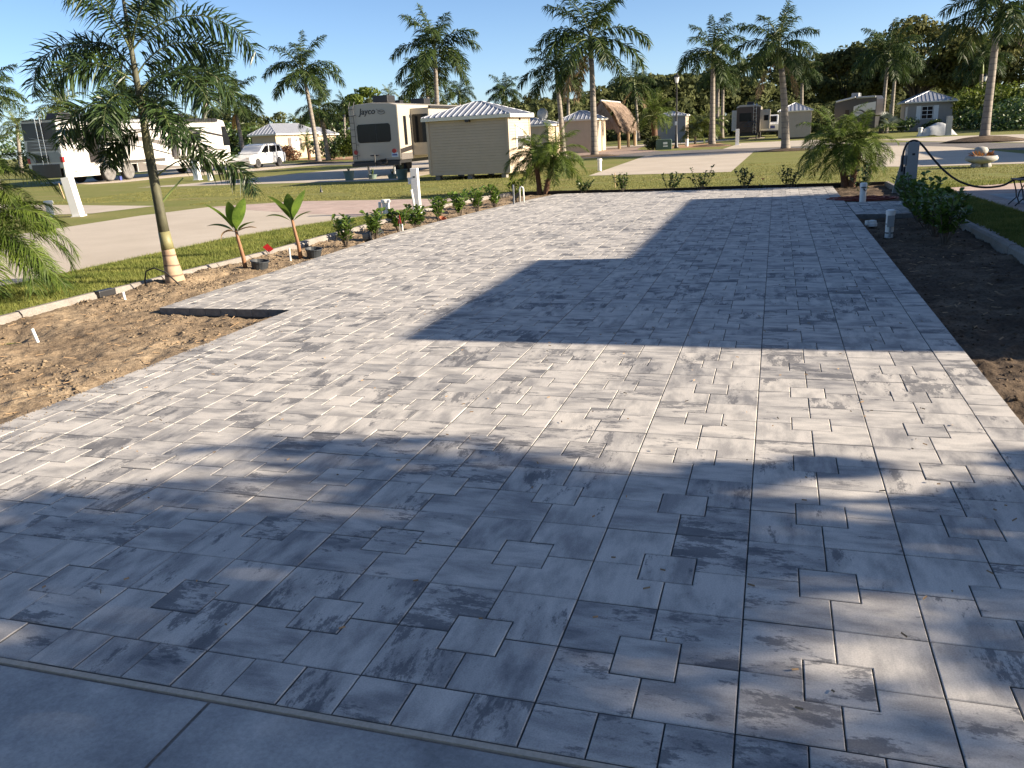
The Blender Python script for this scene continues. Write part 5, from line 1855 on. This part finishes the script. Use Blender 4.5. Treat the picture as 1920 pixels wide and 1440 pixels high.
MB().tube([(.4, -.10, 3.50), (9.0, -.10, 3.50)], .10, 8).build('awning', GREY_BOX, mh)
MB().tube([(9.6, -.10, 3.50), (15.2, -.10, 3.50)], .10, 8).build('awning', BLACK, mh)
MB().box(.0, 15.4, .06, 2.5, 3.62, 3.66).build('roof', BLACK, mh)
for x_, m_ in ((1.6, BLACK), (4.0, GREY_BOX), (9.4, BLACK), (12.0, BLACK)):
    MB().prism([(x_ - .75, 3.66), (x_ - .45, 4.02), (x_ + .35, 4.02), (x_ + .75, 3.66)], .75, 1.55, 'y').build('air_conditioner', m_, mh, .03)
b = MB()
b.tube([(-.06, 1.05, 1.2), (-.06, 1.05, 3.75), (.15, 1.05, 3.9)], .02, 6).tube([(-.06, 1.4, 1.2), (-.06, 1.4, 3.75), (.15, 1.4, 3.9)], .02, 6)
for k in range(7):
    b.tube([(-.06, 1.05, 1.4 + .33 * k), (-.06, 1.4, 1.4 + .33 * k)], .014, 6)
b.build('ladder', CHROME, mh)
MB().box(-.02, -.002, .10, 2.46, 2.55, 3.48).build('rear_cap', RVD, mh)
MB().prism([(.15, 1.95), (.3, 2.5), (2.3, 2.5), (2.42, 1.95)], -.016, -.002, 'x').build('rear_graphic', RVG, mh)
b = MB()
for k in range(4):
    b.prism([(.2 + .2 * k, 2.06 + .13 * k), (1.2 + .2 * k, 2.16 + .16 * k), (2.2, 2.12 + .2 * k), (1.3, 2.1 + .16 * k)], -.026, -.017, 'x')
b.build('rear_swirl', SILVERV, mh)
rw = MB().prism([(.05, 1.30), (.05, 1.72), (.2, 1.86), (2.36, 1.86), (2.51, 1.72), (2.51, 1.30)], -.02, -.002, 'x').build('rear_window', GREY_BOX, mh)
MB().box(-.03, -.02, .95, 1.95, 1.3, 1.70).build('engine_grille', BLACK, mh)
MB().box(-.04, -.002, .3, 2.3, .5, 1.2).build('rear_panel', RVD, mh)
for y_ in (.02, 2.4):
    MB().box(-.05, .10, y_ - .05, y_ + .14, 1.28, 1.58).build('tail_light', TAIL, mh, .02)
mf = Matrix(((1, 0, 0, 4.05), (0, 0, -1, -.558), (0, 1, 0, 1.34), (0, 0, 0, 1)))
text_mesh('lettering', "Phaeton", .28, simple('pale_gold_vinyl', (.55, .47, .33), .5, .1, 8), s1, mf, .003, .3)
for x_ in (.75, 1.9, 6.9, 10.9, 12.3):
    MB().box(x_, x_ + .16, -.002, .011, .72, .78).build('locker_latch', CHROME, mh)
MB().box(4.32, 4.5, -.02, .1, -.02, .25).build('wheel_chock', LBLUE, mh)

# --- white SUV
sv_ = thing('parked_suv', "white sport utility car parked nose left in front of the small tan house", 'car', (-38.7, 57.4, 0), -PI / 2)
SUVW = simple('white_car_paint', (.78, .78, .77), .18, .02, 1)
low = [(0.05, .42), (0.0, .80), (.06, 1.02), (.35, 1.08), (3.35, 1.04), (4.3, .98), (4.75, .86), (4.9, .62), (4.85, .36), (.12, .34)]
MB().prism(low, .02, 1.93, 'y').build('body', SUVW, sv_, .05, False, 2)
up = [(.12, 1.05), (.38, 1.62), (.6, 1.71), (2.3, 1.72), (2.75, 1.66), (3.55, 1.05)]
MB().prism(up, .14, 1.81, 'y').build('cabin', SUVW, sv_, .05, False, 2)
for yy_, sg in ((.135, -1), (1.815, 1)):
    b = MB()
    b.prism([(.42, 1.12), (.58, 1.56), (.98, 1.58), (1.02, 1.12)], yy_, yy_ + sg * .008, 'y')
    b.prism([(1.16, 1.10), (1.12, 1.58), (2.02, 1.60), (2.06, 1.10)], yy_, yy_ + sg * .008, 'y')
    b.prism([(2.16, 1.10), (2.12, 1.60), (2.55, 1.56), (3.22, 1.10)], yy_, yy_ + sg * .008, 'y')
    b.build('side_window', GLASS, sv_)
MB().prism([(.16, 1.14), (.40, 1.60)], .3, 1.6, 'y') if False else None
b = MB().add([(.185, .3, 1.16), (.185, 1.65, 1.16), (.375, 1.6, 1.58), (.375, .35, 1.58)], [(0, 1, 2, 3)])
b.add([(.175, .3, 1.16), (.175, 1.65, 1.16), (.365, 1.6, 1.58), (.365, .35, 1.58)], [(0, 1, 2, 3)])
b.build('rear_window', GLASS, sv_)
for x_ in (.98, 3.88):
    wheel(sv_, (x_, .12, .37), .37, .24, 'y', False, -1)
    wheel(sv_, (x_, 1.83, .37), .37, .24, 'y', False, 1)
    MB().lathe([(.42, -.01), (.42, .05)], 20, (x_, .0, .40), axis='y').build('wheel_arch', BLACK, sv_)
MB().box(.15, 4.8, .03, 1.92, .30, .42).build('sill', simple('grey_sill', (.3, .29, .27), .5), sv_)
for y_ in (.12, 1.6):
    MB().box(-.02, .1, y_, y_ + .22, .82, 1.0).build('tail_light', TAIL, sv_, .01)
    MB().box(4.72, 4.88, y_, y_ + .25, .68, .82).build('headlight', CHROME, sv_, .02)
MB().box(3.0, 3.2, -.16, .1, 1.06, 1.2).build('mirror', SUVW, sv_, .03)
MB().tube([(.7, .3, 1.75), (2.4, .3, 1.76)], .02, 6).tube([(.7, 1.65, 1.75), (2.4, 1.65, 1.76)], .02, 6).build('roof_rail', CHROME, sv_)

# --- dark brown trailer seen from behind
tb2 = thing('brown_trailer', "dark brown travel trailer seen from behind with cream slide outs", 'trailer', (-1.35, 76, 0), PI / 2)
MB().prism([(0, .6), (0, 2.72), (.25, 2.86), (1.75, 2.86), (2.0, 2.72), (2.0, .6)], .02, 8.5, 'x').build('body', RVC, tb2, .04, False, 2)
MB().prism([(.02, .6), (.02, 2.62), (.25, 2.70), (1.75, 2.70), (1.98, 2.62), (1.98, .6)], -.02, .018, 'x').build('rear_wall', RVB, tb2)
MB().box(-.03, -.021, .75, 1.75, 1.5, 2.2).build('window', GLASS, tb2)
MB().box(.1, 8, .2, 1.8, .3, .6).build('chassis', BLACK, tb2)
MB().box(.6, 5.5, 2.0, 2.42, .75, 2.45).build('slide_out', simple('pale_slide', (.5, .52, .48), .4), tb2, .02)
s3 = MB().box(.5, 5.5, -.78, 0, .8, 2.42).build('slide_out', RVC, tb2, .02)
MB().box(.488, .499, -.66, -.28, 1.5, 1.95).build('slide_window', GLASS, s3)
b = MB()
for y_ in (.35, .58):
    b.tube([(-.08, y_, .5), (-.08, y_, 2.75), (.1, y_, 2.95)], .02, 6)
for k in range(7):
    b.tube([(-.08, .35, .7 + .3 * k), (-.08, .58, .7 + .3 * k)], .014, 5)
b.build('ladder', CHROME, tb2)
MB().box(1.2, 2.0, .6, 1.2, 2.86, 3.12).build('air_conditioner', BLACK, tb2, .04)
wheel(tb2, (4.0, .12, .34), .34, .22, 'y', False, -1)
wheel(tb2, (4.9, .12, .34), .34, .22, 'y', False, -1)
for y_ in (.3, 1.7):
    MB().tube([(.3, y_, .5), (.3, y_, 0)], .05, 6).build('stabiliser_jack', BLACK, tb2)
bk = thing('bicycle', "dark bicycle hung on the rack behind the brown trailer", 'bicycle', (-2.2, 75.55, .75), 0)
for x_ in (-.5, .5):
    ring = [(x_ + .32 * math.cos(a), 0, .33 + .32 * math.sin(a)) for a in np.linspace(0, 2 * PI, 17)]
    MB().tube(ring, .022, 5).build('wheel', RUBBER, bk)
MB().tube([(-.5, 0, .33), (-.12, 0, .72), (.32, 0, .74), (.5, 0, .33)], .022, 5).tube([(-.12, 0, .72), (.0, 0, .3), (.32, 0, .74)], .022, 5).tube([(-.5, 0, .33), (0, 0, .3)], .02, 5).build('frame', simple('dark_bike_paint', (.03, .05, .07), .35), bk)
MB().tube([(.3, -.25, .9), (.3, .25, .9)], .02, 5).tube([(.32, 0, .74), (.3, 0, .9)], .02, 5).build('handlebar', BLACK, bk)
MB().box(-.24, -.02, -.06, .06, .82, .87).build('saddle', BLACK, bk)
# pickup beside it
pk = thing('pickup_truck', "white pickup truck parked between the brown trailer and the grey shed", 'pickup', (.25, 82, 0), PI / 2)
MB().prism([(0, .55), (0, 1.15), (2.0, 1.15), (2.05, 1.2), (4.0, 1.18), (5.4, 1.1), (5.5, .55)], .0, 1.85, 'y').build('body', SUVW, pk, .04)
MB().prism([(2.05, 1.19), (2.35, 1.95), (3.6, 1.98), (4.3, 1.19)], .1, 1.75, 'y').build('cab', SUVW, pk, .05)
MB().box(2.1, 2.35, .25, 1.6, 1.3, 1.85).build('rear_window', GLASS, pk)
MB().box(-.02, 0, .4, 1.45, .75, 1.0).build('tailgate_panel', LBLUE, pk)
MB().box(-.1, 5.3, .1, 1.75, .42, .56).build('chassis', BLACK, pk)
for x_ in (1.1, 4.3):
    wheel(pk, (x_, .12, .38), .38, .24, 'y', False, -1)
    wheel(pk, (x_, 1.73, .38), .38, .24, 'y', False, 1)

# --- big fifth wheel trailer, side on, half behind the corner palm
fw = thing('fifth_wheel_trailer', "big trailer with black and white swooshes half hidden behind the corner palm", 'trailer', (4.5, 74.4, 0), -.32)
fw.scale = (.62, 1, .95)
MB().prism([(0, .8), (0, 2.65), (.2, 2.8), (2.7, 3.15), (5.0, 3.15), (5.25, 2.9), (5.2, 1.55), (3.6, 1.4), (3.6, .8)], 0, 2.4, 'y').build('body', RVD, fw, .04)
MB().prism([(2.3, 1.3), (2.45, 2.35), (3.2, 2.5), (5.15, 2.66), (5.15, 2.0), (4.4, 2.0), (3.4, 1.75), (2.6, 1.3)], -.01, -.001, 'y').build('white_swoosh', RVW, fw)
MB().prism([(2.6, 2.1), (3.5, 2.05), (4.3, 1.72), (4.6, 1.45), (4.5, 1.42), (4.1, 1.68), (3.4, 1.94)], -.018, -.011, 'y').build('dark_swoosh', RVD, fw)
MB().prism([(2.5, 1.95), (3.5, 1.85), (4.2, 1.55), (4.0, 1.5), (3.4, 1.72), (2.5, 1.78)], -.018, -.011, 'y').build('grey_swoosh', GREY_BOX, fw)
MB().box(1.4, 1.9, -.012, -.001, 1.5, 2.1).build('window', GLASS, fw)
MB().tube([(.2, -.1, 2.8), (2.6, -.1, 3.1)], .08, 7).build('awning', RVW, fw)
MB().tube([(2.75, -.1, 3.05), (5.1, -.1, 3.05)], .08, 7).build('awning', GREY_BOX, fw)
MB().box(1.8, 2.7, .6, 1.5, 3.0, 3.45).build('air_conditioner', GREY_BOX, fw, .05)
MB().box(.2, 3.5, .2, 2.2, .35, .8).box(4.3, 5.2, -.02, 2.4, .5, 1.45).build('chassis', BLACK, fw)
for x_ in (1.2, 2.1):
    wheel(fw, (x_, .14, .4), .4, .24, 'y', False, -1)

# tarp covered heap
tp_ = MB()
vs, fs = [], []
N_ = 12
for i in range(N_):
    for j in range(N_):
        u, w = i / (N_ - 1) * 2 - 1, j / (N_ - 1) * 2 - 1
        h = .78 * max(0, 1 - abs(u) ** 2.2) * max(0, 1 - abs(w) ** 3) + .10 * math.sin(u * 5 + w * 3) * (1 - u * u)
        vs.append((u * 1.2, w * .9, max(h, 0)))
for i in range(N_ - 1):
    for j in range(N_ - 1):
        fs.append((i * N_ + j, i * N_ + j + 1, (i + 1) * N_ + j + 1, (i + 1) * N_ + j))
tp_.add(vs, fs)
o = tp_.build('covered_heap', simple('grey_tarp', (.42, .43, .42), .7, .12, 5, 0, .4, .4, 12), None, smooth=True)
o.location = (10.4, 62.6, -.02)
tag(o, "grey tarp draped over a low heap near the grey house", 'tarp')
GK = 'sage planters under the tail of the travel trailer'
for x, y, r, h, lab in [(-17.75, 31.55, .23, .42, "sage planter left of the travel trailer, on its own on the grass"), (-14.98, 31.0, .25, .42, "tall sage planter between the trailer and the storage shed"),
                        (-16.95, 32.2, .20, .20, "low sage bowl under the left corner of the travel trailer"), (-15.8, 31.8, .22, .20, "low sage bowl under the middle of the travel trailer")]:
    pt_ = thing('planter', lab, 'pot', (x, y, -.02), 0, GK)
    MB().lathe([(r * .75, 0), (r, h * .9), (r * 1.06, h * .9), (r * 1.06, h), (r * .9, h), (r * .85, h * .8), (.01, h * .8)], 16).build('pot', POTG, pt_)
    n_ = 16
    an = rng.uniform(0, 2 * PI, n_)
    v, f = leaf_cloud(np.tile([[0, 0, h * .8]], (n_, 1)), unit(np.stack([np.cos(an) * .35, np.sin(an) * .35, np.ones(n_)], -1)), np.tile([[1., 0, 0]], (n_, 1)), rng.uniform(.15, .34, n_), np.full(n_, .05))
    link('plant', mesh_np('plant', v, f, [], CLUSIA_D), pt_)


# ------------------------------------------------------------------ broad leaved bushes, trees and woods
def leaf_blob(center, radii, n, size, r, shell=.55, rough=.7):
    d = unit(r.normal(0, 1, (n, 3)))
    rad = shell + (1 - shell) * r.random(n) ** .6
    P = np.array(center) + d * np.array(radii) * rad[:, None]
    nrm = unit(d * .8 + r.normal(0, rough, (n, 3)))
    a = unit(np.cross(nrm, r.normal(0, 1, (n, 3))))
    b = np.cross(nrm, a)
    s_ = size * r.uniform(.55, 1.3, n)[:, None]
    return np.stack([P - a * s_, P - b * s_ * .55, P + a * s_, P + b * s_ * .55], 1).reshape(-1, 3)


def quads(V):
    return np.arange(len(V)).reshape(-1, 4)


def bush(name, x, y, rx, ry, h, n, leaf, label, mat, group=None, seed=0, cat='bush', blobs=7):
    r = np.random.default_rng(seed)
    root = thing(name, label, cat, (x, y, -.02), 0, group)
    Vs = []
    for k in range(blobs):
        c = (r.uniform(-.6, .6) * rx, r.uniform(-.6, .6) * ry, h * r.uniform(.28, .72))
        Vs.append(leaf_blob(c, (rx * .5, ry * .5, h * .34), n // blobs, leaf, r))
    V = np.concatenate(Vs)
    V[:, 2] = np.maximum(V[:, 2], .02)
    link('foliage', mesh_np('foliage', V, quads(V), [], mat), root)
    b = MB()
    for k in range(5):
        a = k * 1.3
        b.tube([(0, 0, 0), (rx * .3 * math.cos(a), ry * .3 * math.sin(a), h * .5)], [.04, .015], 5)
    b.build('stem', BARK, root)
    return root


bush('croton_bush', -45.9, 72.6, 2.0, 1.4, 1.5, 1600, .11, "red and green croton bush behind the white car", REDLEAF, None, 1)
bush('green_bush', -48.4, 72.6, 1.0, 1.0, 1.1, 700, .1, "low green bush just right of the white car tail", BRIGHTLEAF, None, 2)
bush('hedge_bush', -36.0, 68.9, 2.3, 1.8, 2.2, 1900, .13, "bright green hedge left of the travel trailer", BRIGHTLEAF, None, 3)
bush('hedge_bush', -40.2, 70.5, 1.9, 1.6, 2.0, 1400, .13, "dark green hedge between the two palms left of the travel trailer", CLUSIA_D, None, 4)
bush('dark_bush', -8.05, 57.6, .62, .62, 1.05, 900, .09, "round dark bush beside the green utility cabinet", WOODLEAF, None, 5)
bush('garden_bush', 10.0, 76.4, 1.4, 1.0, 1.2, 900, .1, "spiky dark bush at the left foot of the grey house", CLUSIA_D, None, 6)
bush('garden_bush', 12.4, 76.8, .9, .6, .9, 600, .1, "small dark bush under the shuttered window of the grey house", CLUSIA_D, None, 7)
bush('garden_bush', 14.6, 76.0, 1.1, .8, 1.7, 900, .11, "dark bush at the right corner of the grey house", CLUSIA_D, None, 8)
# silver fan palm
sf = thing('silver_fan_palm', "pale silver fan leaved palm left of the grey house porch", 'palm tree', (8.7, 75.4, 0))
vs, fs = [], []
for k in range(18):
    a, e = random.uniform(0, 2 * PI), random.uniform(.15, 1.3)
    d = Vector((math.cos(a) * math.cos(e), math.sin(a) * math.cos(e), math.sin(e)))
    c = d * random.uniform(.5, 1.0) + Vector((0, 0, .3))
    sx = d.cross(Vector((0, 0, 1))).normalized()
    for q in range(11):
        t = (q / 10 - .5) * 2.6
        dd = (d * math.cos(t) + sx * math.sin(t)).normalized()
        w = d.cross(sx) * .0 + (sx * math.cos(t) - d * math.sin(t)) * .06
        o_ = len(vs)
        vs += [c - w * .4, c + dd * .3 - w, c + dd * .62, c + dd * .3 + w]
        fs.append((o_, o_ + 1, o_ + 2, o_ + 3))
MB().add(vs, fs).build('fronds', SILVERLEAF, sf)
MB().tube([(0, 0, 0), (0, 0, .5)], .15, 8).build('trunk', TRUNK, sf)


def tree(name, x, y, h, crown, ncl, nleaf, leaf, label, mat, seed, group=None, trunk_r=.3, base=.35, cl=.32, z0=0):
    """crown=(rx,ry): clumps scattered on an uneven crown; limbs reach into the clumps."""
    r = np.random.default_rng(seed)
    root = thing(name, label, 'tree', (x, y, z0), 0, group)
    rx, ry = crown
    hc = h * (1 - base)
    b = MB()
    fork = h * base * .8
    b.tube([(0, 0, -.1), (r.normal(0, .1), r.normal(0, .1), fork * .5), (0, 0, fork)], [trunk_r * 1.3, trunk_r, trunk_r * .85], 9)
    Vs = []
    for k in range(ncl):
        a = r.uniform(0, 2 * PI)
        u = r.uniform(-.85, 1)
        q = math.sqrt(max(0, 1 - u * u)) * r.uniform(.55, 1.0)
        c = np.array([rx * q * math.cos(a), ry * q * math.sin(a), h * base + hc * (.5 + .5 * u * r.uniform(.75, 1))])
        s_ = cl * min(rx, ry) * r.uniform(.6, 1.25)
        Vs.append(leaf_blob(c, (s_ * 1.15, s_ * 1.15, s_ * .7), int(nleaf / ncl), leaf, r, .45, .55))
        if k % 2 == 0:
            m_ = c * .5 + np.array([0, 0, fork * .5])
            b.tube([(0, 0, fork * .9), tuple(m_), tuple(c)], [trunk_r * .45, trunk_r * .25, trunk_r * .08], 5)
    V = np.concatenate(Vs)
    b.build('trunk', BARK, root)
    link('crown', mesh_np('crown', V, quads(V), [], mat), root)
    return root


GT = 'broad leaved trees standing behind the plots'
tree('oak_tree', 15.8, 112.8, 11.4, (6.2, 5), 46, 9000, .28, "tall loose oak rising over the grey house on the right", OAKLEAF, 1, GT)
tree('oak_tree', 8.2, 114, 8.8, (5.0, 4.5), 36, 7000, .28, "broad olive green tree between the far trailer and the grey house", OAKLEAF, 2, GT)
tree('oak_tree', 23, 112, 9.2, (5.5, 4.5), 40, 7500, .28, "olive green tree behind the hedge on the far right", OAKLEAF, 3, GT)
tree('oak_tree', 31.5, 110, 8.0, (5.0, 4.5), 34, 6000, .28, "dark tree at the right picture edge", WOODLEAF, 4, GT)
tree('round_tree', -60.3, 121.2, 9.2, (4.0, 4.0), 26, 4200, .26, "small rounded bright green tree over the travel trailer roof", BRIGHTLEAF, 5, GT)
tree('leafy_tree', -30.0, 108, 5.8, (3.2, 3), 22, 3600, .24, "small dark rounded tree right of the storage shed roof", OAKLEAF, 6, GT)
# leafless tree
bt = thing('bare_tree', "leafless reddish tree behind the thick trunk at the far right", 'tree', (26.0, 104, 0), 0)
b = MB()
rd = random.Random(5)
def branch(p, d, L_, r_, dep):
    q = p + d * L_
    b.tube([tuple(p), tuple((p + q) / 2 + Vector((rd.gauss(0, .08 * L_), rd.gauss(0, .08 * L_), 0))), tuple(q)], [r_, r_ * .8, r_ * .6], 5, cap=False)
    if dep == 0:
        return
    for _ in range(3 if dep > 1 else 4):
        nd = (d + Vector((rd.gauss(0, .55), rd.gauss(0, .55), rd.gauss(.1, .3)))).normalized()
        branch(p + d * L_ * rd.uniform(.55, 1), nd, L_ * rd.uniform(.5, .75), r_ * .55, dep - 1)
branch(Vector((0, 0, 0)), Vector((0.02, 0, 1)), 5.2, .22, 4)
b.build('trunk', simple('reddish_bark', (.20, .12, .095), .9, .2, 5), bt)
# far woods: one uncountable mass along the horizon
def woods(name, px0, px1, mat, pts, n, leaf, seed, hmin=1.0):
    """pts: [(x, y, top)] line of the wood; leaves heaped in overlapping clumps."""
    r = np.random.default_rng(seed)
    P = np.array(pts, float)
    Vs = []
    ncl = n // 110
    u = r.random(ncl) * (len(P) - 1)
    i = np.minimum(u.astype(int), len(P) - 2)
    f_ = (u - i)[:, None]
    C = P[i] * (1 - f_) + P[i + 1] * f_
    for k in range(ncl):
        top = C[k, 2] * (.80 + .26 * vnoise(np.array([C[k, 0]]), np.array([0.]), seed + 3, .23)[0] * 1.0 + .06 * r.random())
        z = top * (1 - r.random() ** 1.3 * .98)
        dep = r.normal(0, 2.4) - (top - z) * .75
        s_ = r.uniform(.55, 1.35)
        c = (C[k, 0] + r.normal(0, .6), C[k, 1] + dep, max(z - s_ * .5, .3))
        Vs.append(leaf_blob(c, (s_ * 1.3, s_ * 1.3, s_ * .85), 110, leaf, r, .72, .42))
    V = np.concatenate(Vs)
    V[:, 2] = np.maximum(V[:, 2], .05)
    o = link(name, mesh_np(name, V, quads(V), [], mat))
    return tag(o, kind='stuff')


woods('woods', 0, 0, WOODLEAF, [(-27.2, 93.7, 5.2), (-25, 100, 5.4), (-20.7, 107.1, 6.5), (-15.5, 113.5, 7.8), (-10, 122, 8.6), (-1, 134, 9.8), (8.7, 147.6, 11.2), (19, 162, 12.3), (30, 174, 11.5), (39, 183, 12)], 110000, .34, 61)
woods('woods', 0, 0, WOODLEAF, [(-110, 108, 6.2), (-95, 110, 6.4), (-80, 112, 6.6), (-64, 116, 7.0), (-55, 118, 7.4), (-44, 120, 6.8), (-34, 120, 6.4), (-24, 121, 6.6)], 52000, .28, 62)
woods('woods', 0, 0, WOODLEAF, [(-30, 104, 3.6), (-22, 116, 5), (-12, 130, 6), (0, 145, 7), (14, 164, 8.5), (36, 190, 9), (60, 196, 10)], 26000, .65, 67)
woods('woods', 0, 0, WOODLEAF, [(-120, 118, 3.6), (-90, 122, 3.8), (-60, 127, 4.2), (-30, 131, 4.2)], 16000, .55, 68)
woods('shrubbery', 0, 0, CLUSIA_D, [(-100, 80, 4.4), (-84, 84, 4.4), (-72, 88, 4.6), (-62, 92, 4.6), (-50, 96, 4.4), (-40, 92, 3.8), (-34, 86, 3.2)], 34000, .2, 63)
woods('hedge_row', 0, 0, BRIGHTLEAF, [(14.6, 82, 2.9), (17, 80, 3.2), (19, 77, 3.0), (22, 74, 2.7), (28, 70, 2.7)], 15000, .17, 64)
woods('hedge_row', 0, 0, CLUSIA_D, [(15.3, 72, 1.9), (18, 70, 1.9), (23, 66, 1.9)], 9000, .13, 65)
woods('undergrowth', 0, 0, WOODLEAF, [(-14, 100, 2.4), (-8, 100, 2.6), (-3, 100, 2.8), (3, 98, 3.0), (8, 100, 2.8)], 16000, .22, 66)
# bare mounds round palm feet
def mound(x, y, rx, ry, h, mat):
    b = MB()
    b.lathe([(1, 0), (.8, .35), (.45, .8), (.1, 1.0), (.01, 1.0)], 16, wob=[0, .08, -.06, .05, -.03])
    o = b.build('soil_mound', mat, None, smooth=True)
    o.location = (x, y, -.02)
    o.scale = (rx, ry, h)
    return tag(o, kind='structure')


for a in ((-36.2, 61.3, 2.2, 1.6, .14), (-10.4, 49.0, 1.6, 1.1, .13), (.6, 45.8, 1.5, 1.1, .14), (-4.35, 61.0, 1.5, 1.2, .14), (10.2, 47.0, 2.1, 1.6, .30)):
    mound(*a, SOIL_D)

# ------------------------------------------------------------------ unseen things outside the frame that cast shade; broad trees and rear woods added
nb = thing('parked_motorhome', "tall cream motorhome parked on the neighbouring plot outside the right edge", 'motorhome', (7.68, 5.2, 0), PI / 2)
MB().prism([(-2.5, .55), (-2.5, 3.5), (-2.38, 3.62), (-.12, 3.62), (0, 3.5), (0, .55)], 0, 13.3, 'x').build('body', RVC, nb, .04)
MB().box(0, 4.45, .004, 1.2, .9, 3.585).build('slide_out', RVC, nb, .02)
MB().box(.1, 13.1, -2.4, -.1, .3, .56).build('chassis', BLACK, nb)
MB().box(2.2, 3.1, -1.6, -.9, 3.62, 3.9).build('air_conditioner', BLACK, nb, .04)
MB().box(6.0, 7.6, .002, .012, 1.6, 2.5).build('side_window', GLASS, nb)
for x_ in (2.0, 3.0, 11.0):
    wheel(nb, (x_, -.15, .48), .48, .28, 'y', False, 1)
    wheel(nb, (x_, -2.35, .48), .48, .28, 'y', False, -1)
GQ = 'trees at the neighbouring plot outside the right edge'
tree('added_shade_tree', 9.2, .35, 5.1, (1.9, 1.25), 34, 6500, .075, "unseen bushy tree added outside the right edge to shade the near concrete", OAKLEAF, 21, GQ, .14, .74, .42)  # broad trees added to cast the solid part of the near shade
tree('added_shade_tree', 8.6, 1.82, 4.3, (1.35, .85), 24, 4800, .07, "unseen narrow tree added outside the right edge to shade the left of the near paving", OAKLEAF, 22, GQ, .12, .79, .42)
tree('added_shade_tree', 8.0, 2.45, 3.3, (1.0, .45), 18, 3600, .06, "unseen small bushy tree added beside the parked motorhome to shade the paving", OAKLEAF, 23, GQ, .09, .5, .42)
royal_palm(9.5, 1.5, 3.3, 0, 1.0, "palm outside the right edge whose fronds streak the near paving with shade", 5, .4, GQ)
royal_palm(9.6, .80, 3.25, 0, 1.15, "slight palm outside the right edge nearest the road", 9, .4, GQ)
royal_palm(9.3, 2.35, 3.25, 0, 1.1, "palm outside the right edge standing beside the small bushy tree", 5, .4, GQ)
woods('woods', 0, 0, WOODLEAF, [(-34, -14, 8), (-15, -20, 9), (0, -22, 9), (14, -20, 9), (26, -12, 8)], 26000, .34, 71)  # unseen tree belt added behind the camera to cut light on front walls
nb2 = copy_tree(nb)
nb2.location = (15.2, 28.9, 0)
nb2.scale = (.76, 1, 1)
nb2['label'] = "cream motorhome parked farther off outside the right edge, shading the side drive"
